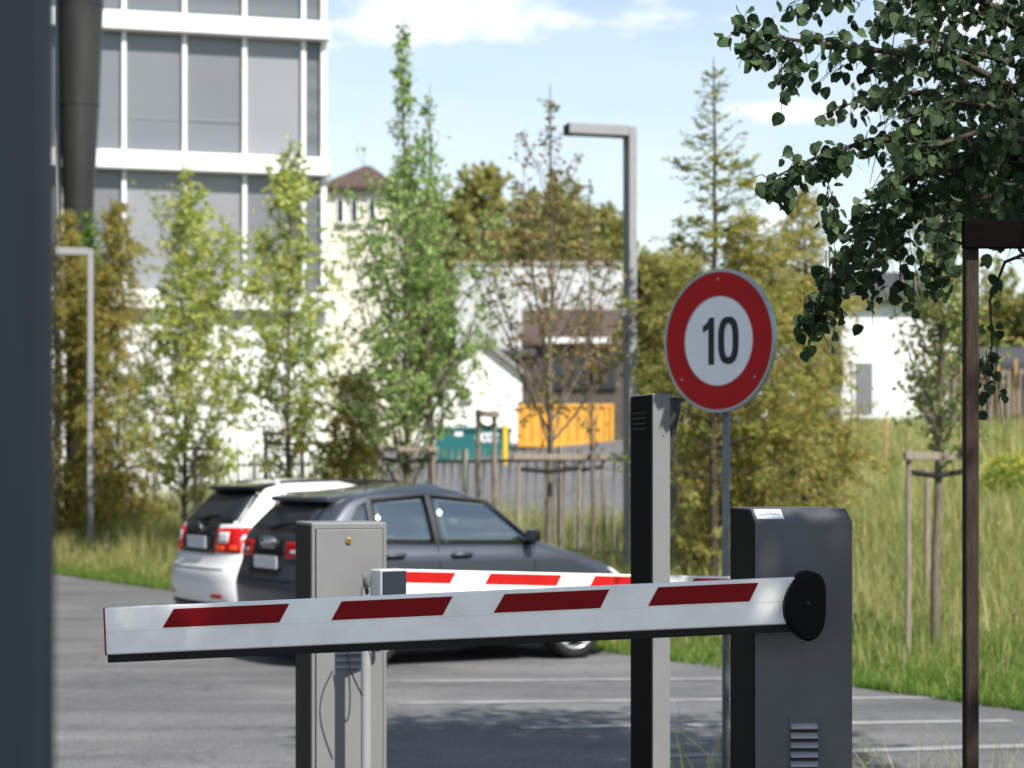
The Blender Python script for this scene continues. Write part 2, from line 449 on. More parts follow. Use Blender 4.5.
# the asphalt lot and lane, up to the straight grass edge
def P_uv(u, v, z=0.0): return Vector((E0.x + EU.x * u + ED.x * v, E0.y + EU.y * u + ED.y * v, z))
m = MB()
NV = 90
edge = []
for i in range(NV + 1):
    v = -60 + 120 * i / NV
    edge.append(P_uv(0.05 * math.sin(v * 2.3) + 0.04 * math.sin(v * 5.1 + 1) + 0.02 * math.sin(v * 11.7), v, 0.0))
back = [P_uv(-40, -60 + 120 * i / NV, 0.0) for i in range(NV + 1)]
m.add(edge + back, [(i, i + 1, NV + 1 + i + 1, NV + 1 + i) for i in range(NV)])
asphalt = structure(m.build('asphalt_road', 'asphalt'))
def gpt(px, py):
    d = CH * F / (py - HZ); return Vector(((px - 512) / F * d, d, 0))
for (a, b) in (((378, 681.5), (800, 678.5)), ((398, 703.5), (960, 697.5)), ((520, 728), (1010, 721)), ((655, 757), (1100, 744)), ((800, 795), (1300, 776))):
    A, B = gpt(*a), gpt(*b)
    d = (B - A).normalized(); nrm = Vector((-d.y, d.x, 0)) * 0.07
    mm = MB(); K = 24
    vs = []
    for i in range(K + 1):
        p = A.lerp(B, i / K); j = random.uniform(-0.006, 0.006)
        vs += [p + nrm * (1 + j * 8) + Vector((0, 0, 0.004)), p - nrm * (1 + j * 8) + Vector((0, 0, 0.004))]
    mm.add(vs, [(2 * i, 2 * i + 1, 2 * i + 3, 2 * i + 2) for i in range(K)])
    mm.build('parking_line', 'line_paint', asphalt)
# grey yard behind the fence, on the slope
mm = MB()
ya = [(6.6, -20), (6.6, -8.6), (21.5, -32.4), (21.5, -50)]
def P_slope(u, v, dz): return P_uv(u, v, 0.12 * u + dz)
mm.add([P_slope(u, v, 0.03) for u, v in ya] , [(0, 1, 2, 3)])
structure(mm.build('yard_pavement', 'yard_asphalt'))
# planted verge round the near barrier and tree
mm = MB()
vp = [(0.62, 3.0), (4.6, 3.0), (4.6, 8.6), (2.6, 9.0), (1.0, 8.7), (0.62, 8.2)]
mm.prism(vp, 0.004, 0.07, lambda a, b, d: Vector((a, b, d)))
structure(mm.build('grass_verge', 'verge_soil', bevel=0.02))

# ------------------------------------------------------------------ near barrier (right): housing, arm, hub
HY = R(2.3)
hb = thing('boom_barrier', 'dark grey boom barrier with black hub and shaded red striped arm across the lane', 'barrier',
           ((772 - 512) / F * 5.0 + 0.02, 5.0, 0.0), HY)
# local frame: x along the face, y away from camera; the front left corner sits at pixel 755
X0 = (755 - 512) / F * 5.0 - hb.location.x
W = (853 - 755) / F * 5.0
D = 0.40
ZT = CH + (HZ - 521) / F * 5.0
m = MB()
ch_d, ch_h = 0.075, 0.030
prof = [(0, 0.10), (0, ZT), (ch_d, ZT + ch_h), (D, ZT + ch_h), (D, 0.10)]
m.prism(prof, X0, X0 + W, lambda a, b, d: Vector((d, a, b)))
m.build('body', 'anthracite', hb, bevel=0.003)
MB().box((X0 + W / 2, D / 2, 0.05), (W + 0.03, D + 0.03, 0.10)).build('plinth', 'concrete', hb, bevel=0.006)
# thin black sheet, the shade of the left side put into its colour
MB().prism([(0.004, 0.11), (0.004, ZT - 0.002), (ch_d, ZT + ch_h - 0.004), (D - 0.004, ZT + ch_h - 0.004), (D - 0.004, 0.11)], X0 - 0.003, X0 + 0.001, lambda a, b, d: Vector((d, a, b))).build('side_shade', 'shade_black', hb)
sl = math.atan2(ch_h, ch_d)
st = MB().box((0, 0, 0), (0.068, 0.062, 0.0012)).build('sticker', 'sticker', hb)
st.location = (X0 + 0.041, ch_d / 2, ZT + ch_h / 2 + 0.0016); st.rotation_euler = (sl, 0, 0)
for i in range(4):
    y = 0.014 - i * 0.009
    x = -0.026
    for k in range(7 if i < 3 else 3):
        w = random.uniform(0.003, 0.009)
        MB().box((x + w / 2, y, 0.0012), (w, 0.0035, 0.0006)).build('print_mark', 'ink', st)
        x += w + 0.0016
# louvres low on the face
lz0 = CH + (HZ - 726) / F * 5.0
lx = ((790 + 818) / 2 - 512) / F * 5.0 - hb.location.x
vent = MB().box((lx, -0.0005, lz0 - 0.075), (0.074, 0.004, 0.19)).build('vent', 'anthracite', hb)
lm = MB().prism([(0.001, 0.007), (-0.010, -0.002), (-0.010, -0.007), (0.001, -0.008)], -0.034, 0.034, lambda a, b, d: Vector((d, a, b)))
first = None
slot = MB().box((0, -0.0025, 0), (0.070, 0.002, 0.007))
for i in range(7):
    z = lz0 - i * 0.0237
    if first is None:
        first = lm.build('louvre', 'louvre', vent, bevel=0.0012); first.location = (lx, -0.002, z)
        sl0 = slot.build('slot', 'sign_black', vent); sl0.location = (lx, 0, z - 0.0118)
    else:
        o = share('louvre', first.data, vent, (lx, -0.002, z))
        md = o.modifiers.new('edge', 'BEVEL'); md.width = 0.0012; md.segments = 2
        share('slot', sl0.data, vent, (lx, 0, z - 0.0118))
# arm mount behind the hub and hub cover traced on its own plane
DA = 4.90
hub_px = [(797, 573.5), (804, 570.5), (812, 571), (819, 575), (823, 583), (823.5, 600), (823, 618), (820, 630), (813, 638), (805, 641), (797, 637), (789, 629), (783, 620), (781, 609), (782.5, 597), (788, 585)]
def hubpt(a, b, d):
    p = at(a, b, DA); q = Matrix.Rotation(-HY, 4, 'Z') @ (p - hb.location); q.y += d; return q
def smooth_poly(pts, it=2):
    for _ in range(it):
        out = []
        for i in range(len(pts)):
            a, b = Vector(pts[i]), Vector(pts[(i + 1) % len(pts)])
            out += [tuple(a * 0.75 + b * 0.25), tuple(a * 0.25 + b * 0.75)]
        pts = out
    return pts
MB().prism(smooth_poly(hub_px, 1), -0.045, 0.022, hubpt).build('hub_cover', 'black_cover', hb, bevel=0.010, seg=4)
c = hubpt(803, 603, 0.06)
MB().tube([c + Vector((0, -0.05, 0)), c + Vector((0, 0.06, 0))], 0.045, 20).build('axle', 'dark_metal', hb)
c2 = hubpt(805, 602, -0.0455)
MB().tube([c2, c2 + Vector((0, -0.002, 0))], 0.004, 10).build('screw', 'dark_metal', hb)

def arm_builder(host, L, Rr, dL, dR, h_px_L, h_px_R, stripes, red, cut, depth=0.045, rubber_h=0.020, group=None):
    """a striped boom between two pixel ends at their own distances"""
    A = at(L[0], L[1], dL); B = at(Rr[0], Rr[1], dR)
    hL = h_px_L / F * dL; hR = h_px_R / F * dR
    h = (hL + hR) / 2
    ax = (B - A); Ln = ax.length; ax.normalize()
    back = Vector((-ax.y, ax.x, 0)).normalized()
    if back.y < 0: back = -back
    up = back.cross(ax); up = up if up.z > 0 else -up
    Mi = (Matrix.Translation(host.location) @ Matrix.Rotation(host.rotation_euler.z, 4, 'Z')).inverted()
    def P(x, z, y): return Mi @ (A + ax * x + up * z + back * y)
    back_l = (Mi.to_3x3() @ back)
    # profile: front face with a shallow step in the middle, rounded back
    prof = [(0.0, -0.002), (0.004, 0.0), (depth - 0.006, 0.0), (depth, -0.006), (depth, -h + 0.006), (depth - 0.006, -h), (0.004, -h), (0.0, -h + 0.003), (0.0, -h * 0.525), (0.0022, -h * 0.520), (0.0022, -h * 0.505), (0.0, -h * 0.50)]
    m = MB(); n = len(prof)
    stations = [0.003, Ln]
    vs = []
    for s_i, x in enumerate(stations):
        for (y, z) in prof:
            xx = x
            if s_i == 1: xx = x + cut * (z / h)
            vs.append(P(xx, z, y))
    m.add(vs, [tuple(range(n))[::-1], tuple(range(n, 2 * n))] + [(i, (i + 1) % n, n + (i + 1) % n, n + i) for i in range(n)])
    t = m.build('boom', 'arm_white', host, bevel=0.0)
    MB().prism([(-0.0015, 0.0005), (depth + 0.001, 0.0005), (depth + 0.001, -h - 0.0005), (-0.0015, -h - 0.0005)], 0, 0.004, lambda a, b, d: P(d, b, a)).build('end_cap', red, t, bevel=0.001)
    # rubber lip under the boom
    MB().prism([(0.006, -h + 0.001), (depth - 0.004, -h + 0.001), (depth - 0.008, -h - rubber_h), (0.011, -h - rubber_h)], 0.004, Ln - cut, lambda a, b, d: P(d, b, a)).build('rubber_strip', 'rubber', t, bevel=0.002)
    k = Ln / (Rr[0] - L[0])
    for (tl, tr, bl, br) in stripes:
        zt, zb = -h * 0.075, -h * 0.47
        q = [P((tl - L[0]) * k, zt, -0.0008), P((tr - L[0]) * k, zt, -0.0008), P((br - L[0]) * k, zb, -0.0008), P((bl - L[0]) * k, zb, -0.0008)]
        q2 = [p + back_l * 0.002 for p in q]
        MB().add(q + q2, [(0, 1, 2, 3), (7, 6, 5, 4), (0, 4, 5, 1), (1, 5, 6, 2), (2, 6, 7, 3), (3, 7, 4, 0)]).build('stripe', red, t)
    return t, P, h, Ln
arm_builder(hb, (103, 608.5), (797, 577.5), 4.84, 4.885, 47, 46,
            [(173, 288, 161, 277), (340, 451, 329, 440), (503, 608, 491, 598), (657, 758, 646, 748)], 'shaded_arm_red', -0.014)

# ------------------------------------------------------------------ reader column
cy = R(18)
cf = 6.2
cw, cd = 0.062, 0.180
cl = thing('reader_column', 'slim grey reader column with dark side and wedge shaped hood, behind the near arm', 'column', at(652, 480, cf) - Vector((0, 0, CH)), cy)
zt = CH + (HZ - 393.5) / F * cf
MB().box((cw / 2 + 0.0015, cd / 2, zt / 2), (cw - 0.003, cd - 0.002, zt)).build('body', 'silver_paint', cl, bevel=0.003)
sp = MB().box((-0.0006, cd / 2 - 0.001, zt / 2 - 0.001), (0.004, cd - 0.006, zt - 0.006)).build('side_shade', 'shade_black', cl, bevel=0.001)  # black sheet carrying the left side's shade in its colour
for i in range(4):
    MB().box((-0.004, cd * 0.52, zt - 0.058 - i * 0.0165), (0.005, cd * 0.60, 0.0045)).build('speaker_louvre', 'dark_metal', sp, bevel=0.001)
MB().box((cw / 2, cd / 2, 0.012), (cw + 0.08, cd + 0.08, 0.024)).build('base_plate', 'galvanised', cl, bevel=0.003)
# hood on the far right side: a tapering wedge, its top edge level
hdp = [(0.0, 0.0), (0.062, 0.0), (0.060, -0.008), (0.004, -0.255), (0.0, -0.255)]
hd = MB().prism(hdp, 0.045, 0.150, lambda a, b, d: Vector((cw + a, d, zt - 0.012 + b))).build('hood', 'dark_metal', cl, bevel=0.002)
MB().box((cw + 0.032, 0.0975, zt - 0.0095), (0.064, 0.108, 0.004)).build('hood_top', 'silver_paint', hd, bevel=0.001)
MB().tube([(cw - 0.022, -0.002, zt - 0.128), (cw - 0.022, 0.004, zt - 0.128)], 0.003, 10).build('screw', 'silver_paint', cl)

# ------------------------------------------------------------------ far housing (left) with its photocell post
cby = R(15)
cb = thing('boom_barrier', 'light grey boom barrier cabinet with brass lock and sunlit red striped arm', 'barrier', at(311, 480, 6.8) - Vector((0, 0, CH)), cby)
fw = 0.262; fd = 0.34
zt2 = CH + (HZ - 523) / F * 6.8
MB().box((fw / 2 + 0.001, fd / 2, (zt2 + 0.08) / 2), (fw - 0.002, fd, zt2 - 0.08)).build('body', 'silver_paint', cb, bevel=0.004)
MB().box((0.0005, fd / 2, (zt2 + 0.08) / 2), (0.004, fd - 0.014, zt2 - 0.10)).build('side_shade', 'silver_shaded', cb, bevel=0.001)  # darker silver copy paints the shade on this left side
MB().box((fw / 2, fd / 2, 0.04), (fw + 0.04, fd + 0.04, 0.08)).build('plinth', 'concrete', cb, bevel=0.005)
MB().box((fw / 2 + 0.001, -0.0005, (zt2 - 0.02 + 0.14) / 2), (fw - 0.026, 0.002, zt2 - 0.158)).build('door_gap', 'dark_metal', cb)
dr = MB().box((fw / 2 + 0.001, -0.004, (zt2 - 0.02 + 0.14) / 2), (fw - 0.032, 0.008, zt2 - 0.164)).build('door', 'silver_paint', cb, bevel=0.002)
lzz = zt2 - (541 - 523) / F * 6.8
MB().tube([(0.128, -0.006, lzz), (0.128, -0.014, lzz)], 0.0105, 16).build('lock', 'brass', dr, bevel=0.001)
MB().box((0.128, -0.0145, lzz), (0.003, 0.002, 0.011)).build('key_slot', 'sign_black', dr)
for i in range(3):
    z = zt2 - (652.5 + i * 7.0 - 523) / F * 6.82
    MB().prism([(0.001, 0.006), (-0.012, -0.001), (-0.012, -0.006), (0.001, -0.008)], 0.085, 0.170, lambda a, b, d: Vector((d, a - 0.008, z + b))).build('louvre', 'louvre', dr, bevel=0.001)
# photocell post
pp = at(366, 480, 6.67); pp.z = 0
ph = thing('photocell_post', 'thin metal post carrying a small grey sensor box and cable, against the grey cabinet', 'sensor', pp, 0)
zp = CH + (HZ - 588) / F * 6.6
MB().tube([(0, 0, 0), (0, 0, zp)], 0.017, 18).build('pole', 'lamp_metal', ph, smooth=False)
MB().box((0, 0, 0.006), (0.10, 0.10, 0.012)).build('base_plate', 'galvanised', ph, bevel=0.002)
br = MB()
br.box((0.0, 0, zp + 0.01), (0.020, 0.03, 0.07)); 
br.box((0.022, 0, zp + 0.012), (0.03, 0.014, 0.022))
br.build('bracket', 'galvanised', ph, bevel=0.003)
MB().tube([(-0.004, -0.018, zp + 0.028), (0.004, -0.018, zp + 0.002), (0.006, -0.016, zp - 0.02)], 0.006, 8).build('clamp_screw', 'dark_metal', ph, smooth=True)
sbx = MB().box((0, 0, 0), (0.066, 0.105, 0.090)).build('sensor_box', 'plastic_grey', ph, bevel=0.006, seg=3)
sbx.location = (0.075, 0.0, zp + 0.015); sbx.rotation_euler = (0, 0, R(-52))
MB().box((0.0345, 0, -0.002), (0.006, 0.096, 0.082)).build('sensor_lens', 'lens_dark', sbx, bevel=0.003)
cabp = []
for i in range(15):
    a = i / 14
    cabp.append((0.055 - 0.06 * a + 0.028 * math.sin(a * math.pi), -0.03, zp - 0.04 - 0.17 * math.sin(a * math.pi) ** 0.8 * (0.4 + 0.9 * a) - 0.03 * a))
MB().tube(cabp, 0.0028, 6).build('cable', 'rubber', ph, smooth=True)
cabp2 = [(-0.01 - 0.05 * math.sin(i / 12 * math.pi), -0.028, zp - 0.06 - 0.30 * i / 12) for i in range(13)]
MB().tube(cabp2, 0.0026, 6).build('cable', 'rubber', ph, smooth=True)

# far arm
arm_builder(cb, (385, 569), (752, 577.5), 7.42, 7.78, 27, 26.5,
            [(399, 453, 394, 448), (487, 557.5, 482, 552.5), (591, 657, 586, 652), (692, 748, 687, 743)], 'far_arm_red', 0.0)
# its bearing on the cabinet back
b0 = at(380, 583, 7.42) - Vector(cb.location); b0 = Matrix.Rotation(-cby, 3, 'Z') @ b0
MB().tube([(b0.x - 0.03, fd - 0.01, b0.z), (b0.x - 0.03, b0.y + 0.06, b0.z)], 0.05, 18).build('axle', 'dark_metal', cb)

# ------------------------------------------------------------------ speed sign
sd = 8.4
spos = at(726, 480, sd + 0.03); spos.z = 0
sg = thing('speed_limit_sign', 'round red and white speed limit sign reading 10 on a thin metal post', 'road sign', spos, 0)
zc_ = CH + (HZ - 341) / F * sd
MB().tube([(0, 0, 0), (0, 0, zc_ + 0.20)], 0.0165, 16).build('post', 'galvanised', sg, smooth=True)
face = bpy.data.objects.new('sign_plate', None)
yaw = R(-42)
def disc(r0, r1, y0, y1, n=72):
    m = MB(); vs = []; fs = []
    for i in range(n):
        a = 2 * math.pi * i / n; c_, s_ = math.cos(a), math.sin(a)
        vs += [(r1 * c_, y0, r1 * s_), (r1 * c_, y1, r1 * s_), (r0 * c_, y0, r0 * s_), (r0 * c_, y1, r0 * s_)]
    for i in range(n):
        a, b = 4 * i, 4 * ((i + 1) % n)
        fs += [(a, b, b + 1, a + 1), (a, a + 2, b + 2, b), (a + 1, b + 1, b + 3, a + 3)]
        if r0 > 0: fs.append((a + 2, a + 3, b + 3, b + 2))
    if r0 == 0:
        vs2 = [(r1 * math.cos(2 * math.pi * i / n), y, r1 * math.sin(2 * math.pi * i / n)) for y in (y0, y1) for i in range(n)]
        return MB().add(vs2, [tuple(range(n)), tuple(range(n, 2 * n))[::-1]] + [(i, (i + 1) % n, n + (i + 1) % n, n + i) for i in range(n)])
    return m.add(vs, fs)
RS = 0.302
plate = disc(0, RS - 0.004, -0.004, 0.0).build('plate', 'sign_white', sg)
plate.rotation_euler = (0, 0, yaw); plate.scale = (0.94, 1, 1)
plate.location = (math.sin(yaw) * 0.050, -math.cos(yaw) * 0.050, zc_)
disc(RS - 0.012, RS, -0.008, 0.018).build('rim', 'sign_rim', plate, bevel=0.002)
disc(RS * 0.625, RS - 0.014, -0.0065, -0.0042).build('red_ring', 'sign_red', plate)
disc(RS * 0.615, RS * 0.626, -0.006, -0.0042).build('ring_border', 'sign_rim', plate)
# digits: narrow bold traffic numerals
hD = 0.099
def ext(poly, name): return MB().prism(poly, -0.0068, -0.0042, lambda a, b, d: Vector((a, d, b))).build(name, 'sign_black', plate)
ext([(-0.024, -hD), (-0.024, hD), (-0.047, hD), (-0.060, hD - 0.020), (-0.084, hD - 0.034), (-0.084, hD - 0.062), (-0.054, hD - 0.046), (-0.054, -hD)][::-1], 'digit')
n = 56
mz = MB(); vs = []; fs = []
for i in range(n):
    a = 2 * math.pi * i / n
    def se(rx, rz, p=2.6):
        c_, s_ = math.cos(a), math.sin(a)
        return (rx * math.copysign(abs(c_) ** (2 / p), c_), rz * math.copysign(abs(s_) ** (2 / p), s_))
    ox, oz = se(0.055, hD); ix, iz = se(0.024, hD - 0.029)
    vs += [(0.055 + ox, -0.0068, oz), (0.055 + ix, -0.0068, iz), (0.055 + ox, -0.0042, oz), (0.055 + ix, -0.0042, iz)]
for i in range(n):
    a, b = 4 * i, 4 * ((i + 1) % n)
    fs += [(a, a + 1, b + 1, b), (a, b, b + 2, a + 2), (a + 1, a + 3, b + 3, b + 1)]
mz.add(vs, fs).build('digit', 'sign_black', plate)
for (ax_, az_) in ((0, RS * 0.86), (-RS * 0.66, -RS * 0.52), (RS * 0.66, -RS * 0.52)):
    MB().tube([(ax_, -0.0064, az_), (ax_, -0.009, az_)], 0.005, 10).build('rivet', 'sign_rim', plate)
for dz in (-0.15, 0.12):
    MB().box((0, 0.0, zc_ + dz), (0.040, 0.040, 0.03)).build('clamp', 'galvanised', sg, bevel=0.004)

# ------------------------------------------------------------------ foreground post (out of focus, left edge)
m = MB()
d0 = 1.5; xr = (44 - 512) / F * d0
p0 = thing('steel_post', 'blurred dark slate blue steel post close to the camera', 'post', (xr - 0.06, d0 + 0.021, 0))
m.box((0, 0, 1.7), (0.12, 0.042, 3.4)).build('shaft', 'slate_post', p0, bevel=0.006, seg=3)
MB().box((0, 0, 0.006), (0.2, 0.16, 0.012)).build('base_plate', 'slate_post', p0, bevel=0.002)

# ------------------------------------------------------------------ street lamps
def lamp(label, px, d, top, arm_px, wpx, yaw_deg, box_at=None, dk=1.0):
    g = on_ground(px, d)
    t = thing('street_lamp', label, 'street lamp', g, R(yaw_deg), 'angular street lamps')
    H = CH + (HZ - top) / F * d - g.z
    w = wpx / F * d
    MB().box((0, 0, H / 2), (w, w * dk, H)).build('pole', 'lamp_metal', t, bevel=0.006)
    MB().box((0, 0, 0.02), (w + 0.14, w + 0.14, 0.04)).build('base_plate', 'galvanised', t, bevel=0.005)
    al = arm_px / F * d
    a = MB().box((-al / 2 - w / 2, 0, H - w * 0.52), (al, w * 0.96 * dk, w * 1.3)).build('lamp_arm', 'lamp_metal', t, bevel=0.006)
    MB().box((-al * 0.55 - w / 2, 0, H - w * 1.19), (al * 0.7, w * 0.7, 0.012)).build('light_panel', 'sticker', a)
    MB().box((-al - w / 2 - 0.004, 0, H - w * 0.52), (0.010, w * 0.9 * dk, w * 1.2)).build('end_cap', 'dark_metal', a)
    if box_at:
        zb = CH + (HZ - box_at) / F * d - g.z
        MB().box((-w * 0.85, -w * 0.2, zb), (w * 0.9, w * 0.8, 0.16)).build('junction_box', 'plastic_grey', t, bevel=0.01)
    return t
lamp('tall grey angular street lamp with a small box on its pole, behind the reader column', 630.0, 21.5, 128, 62, 8.0, 15, 309, 2.6)
lamp('pale grey angular street lamp rising from the grass beside the olive conifers', 90.5, 34.0, 249, 33, 5.5, 12, None, 1.6)

# ------------------------------------------------------------------ cars
def lerp_tab(tab, z):
    zs = [a for a, _ in tab]; vs = [b for _, b in tab]
    return float(np.interp(z, zs, vs))
def smooth_tab(tab, z, h=0.03):
    return (lerp_tab(tab, z - h) + 2 * lerp_tab(tab, z) + lerp_tab(tab, z + h)) / 4

class Car:
    """hatchback from stacked horizontal outlines; x runs from the tail (0) to the nose, KX shortens it to the photograph's proportions"""
    def __init__(s, rear, front, wid, H, KX=0.72, L=4.31, rr=(0.30, 0.22), rf=(0.55, 0.32)):
        s.rear, s.front, s.wid, s.H, s.KX, s.L, s.rr, s.rf = rear, front, wid, H, KX, L, rr, rf
    def xr(s, z): return smooth_tab(s.rear, z)
    def xf(s, z): return smooth_tab(s.front, z)
    def w(s, z): return smooth_tab(s.wid, z)
    def wx(s, x, z):
        c = (x - s.L * 0.47) / (s.L * 0.5)
        return s.w(z) * (1 - 0.055 * max(0, c) ** 2.2 - 0.045 * max(0, -c) ** 2.5)
    def R_r(s, z): return float(np.interp(z, [0.2, 0.9, 1.3], [s.rr[0], s.rr[0] * 0.9, s.rr[1]]))
    def R_f(s, z): return float(np.interp(z, [0.2, 0.7, 1.0, 1.3], [s.rf[0], s.rf[0] * 1.1, s.rf[1] * 1.2, s.rf[1]]))
    def outline(s, z, nr=13, ns=26):
        """half outline from the tail middle along y>=0 to the nose middle"""
        xr, xf = s.xr(z), s.xf(z); Rr, Rf = s.R_r(z), s.R_f(z)
        span = xf - xr
        Rr = min(Rr, span * 0.4); Rf = min(Rf, span * 0.45)
        pts = []
        xe = xr + Rr; we = s.wx(xe, z)
        for i in range(nr):
            a = math.pi / 2 * i / nr
            y = math.sin(a) ** 0.62 * we if i else 0.0
            q = min(1, y / we)
            pts.append((xr + Rr * (1 - (1 - q ** 3.6) ** (1 / 2.2)), y))
        xe2 = xf - Rf
        for i in range(ns + 1):
            x = xe + (xe2 - xe) * i / ns
            pts.append((x, s.wx(x, z)))
        we2 = s.wx(xe2, z)
        for i in range(nr - 1, -1, -1):
            a = math.pi / 2 * i / nr
            y = math.sin(a) ** 0.7 * we2 if i else 0.0
            q = min(1, y / we2)
            pts.append((xf - Rf * (1 - (1 - q ** 3.0) ** (1 / 2.0)), y))
        return pts
    def rear_x(s, y, z):
        xr = s.xr(z); Rr = s.R_r(z); we = s.wx(xr + Rr, z); q = min(0.999, abs(y) / we)
        return xr + Rr * (1 - (1 - q ** 3.6) ** (1 / 2.2))
    def front_x(s, y, z):
        xf = s.xf(z); Rf = s.R_f(z); we = s.wx(xf - Rf, z); q = min(0.999, abs(y) / we)
        return xf - Rf * (1 - (1 - q ** 3.0) ** (1 / 2.0))
    def K(s, x, y, z): return Vector((x * s.KX, y, z))
    def side(s, x, z, sgn=-1, off=0.0):
        return s.K(x, sgn * (s.wx(x, z) + off), z)
    def back(s, y, z, off=0.0): return s.K(s.rear_x(y, z) - off / s.KX, y, z)
    def nose(s, y, z, off=0.0): return s.K(s.front_x(y, z) + off / s.KX, y, z)
    def body(s, zs):
        m = MB(); rows = []
        for z in zs:
            half = s.outline(z)
            ring = [s.K(x, y, z) for x, y in half] + [s.K(x, -y, z) for x, y in half[-2:0:-1]]
            rows.append(len(m.v)); m.v += [tuple(p) for p in ring]; n = len(ring)
        for i in range(len(zs) - 1):
            a, b = rows[i], rows[i + 1]
            for k in range(n):
                k2 = (k + 1) % n
                m.f.append((a + k, a + k2, b + k2, b + k))
        m.f.append(tuple(rows[0] + k for k in range(n))[::-1])
        # roof cap: a fan over the last outline
        m.f.append(tuple(rows[-1] + k for k in range(n)))
        return m
def grid_patch(fn, poly, nu=10, nv=8, off=0.004, thick=0.012):
    """quad patch given by 4 corners (a, b) in order bottom-left, bottom-right, top-right, top-left; thin shell over the surface fn(a, b, off)"""
    bl, br, tr, tl = [Vector(p) for p in poly]
    m = MB(); vs = []
    for layer in (off, off - thick):
        for j in range(nv + 1):
            v = j / nv
            for i in range(nu + 1):
                u = i / nu
                p = (bl * (1 - u) + br * u) * (1 - v) + (tl * (1 - u) + tr * u) * v
                vs.append(fn(p.x, p.y, layer))
    n1 = (nu + 1) * (nv + 1); fs = []
    def q(i, j, l): return l * n1 + j * (nu + 1) + i
    for j in range(nv):
        for i in range(nu):
            fs.append((q(i, j, 0), q(i + 1, j, 0), q(i + 1, j + 1, 0), q(i, j + 1, 0)))
    for i in range(nu):
        fs.append((q(i, 0, 0), q(i, 0, 1), q(i + 1, 0, 1), q(i + 1, 0, 0))); fs.append((q(i, nv, 0), q(i + 1, nv, 0), q(i + 1, nv, 1), q(i, nv, 1)))
    for j in range(nv):
        fs.append((q(0, j, 0), q(0, j + 1, 0), q(0, j + 1, 1), q(0, j, 1))); fs.append((q(nu, j, 0), q(nu, j, 1), q(nu, j + 1, 1), q(nu, j + 1, 0)))
    return m.add(vs, fs)

def wheel(parent, c, r, kx):
    """tyre with rim; y is the axle"""
    def lathe(prof, n=40):
        m = MB(); k = len(prof)
        for i in range(n):
            a = 2 * math.pi * i / n
            for (rad, y) in prof: m.v.append((rad * math.cos(a) * kx, y, rad * math.sin(a)))
        for i in range(n):
            i2 = (i + 1) % n
            for j in range(k - 1): m.f.append((i * k + j, i * k + j + 1, i2 * k + j + 1, i2 * k + j))
        return m
    w = 0.105
    ty = lathe([(r * 0.74, -w * 0.8), (r * 0.77, -w), (r * 0.92, -w * 1.03), (r * 0.975, -w * 0.86), (r, -w * 0.5), (r, w * 0.5), (r * 0.97, w * 0.9), (r * 0.7, w)]).build('tyre', 'tyre', parent, smooth=True)
    ty.location = c
    rm = lathe([(r * 0.76, -w * 0.86), (r * 0.75, -w * 1.0), (r * 0.70, -w * 0.96), (r * 0.68, -w * 0.3), (r * 0.66, w * 0.6)]).build('rim', 'rim_alloy', parent, smooth=True)
    rm.location = c
    hub = MB().tube([(0, -w * 0.35, 0), (0, -w * 0.78, 0)], r * 0.13, 18).build('hub', 'rim_alloy', rm)
    for i in range(5):
        for dd in (-0.13, 0.13):
            a = 2 * math.pi * i / 5 + 0.3
            m = MB()
            p0 = (r * 0.10 * math.cos(a + dd * 2.5) * kx, -w * 0.72, r * 0.10 * math.sin(a + dd * 2.5)); p1 = (r * 0.715 * math.cos(a + dd) * kx, -w * 0.90, r * 0.715 * math.sin(a + dd))
            m.tube([p0, p1], [r * 0.055, r * 0.05], 6).build('spoke', 'rim_alloy', rm)
    dk = MB().tube([(0, -w * 0.1, 0), (0, w * 0.5, 0)], r * 0.6, 28); dk.v = [(v[0] * kx, v[1], v[2]) for v in dk.v]
    dk.build('brake_disc', 'dark_metal', rm)
    return ty

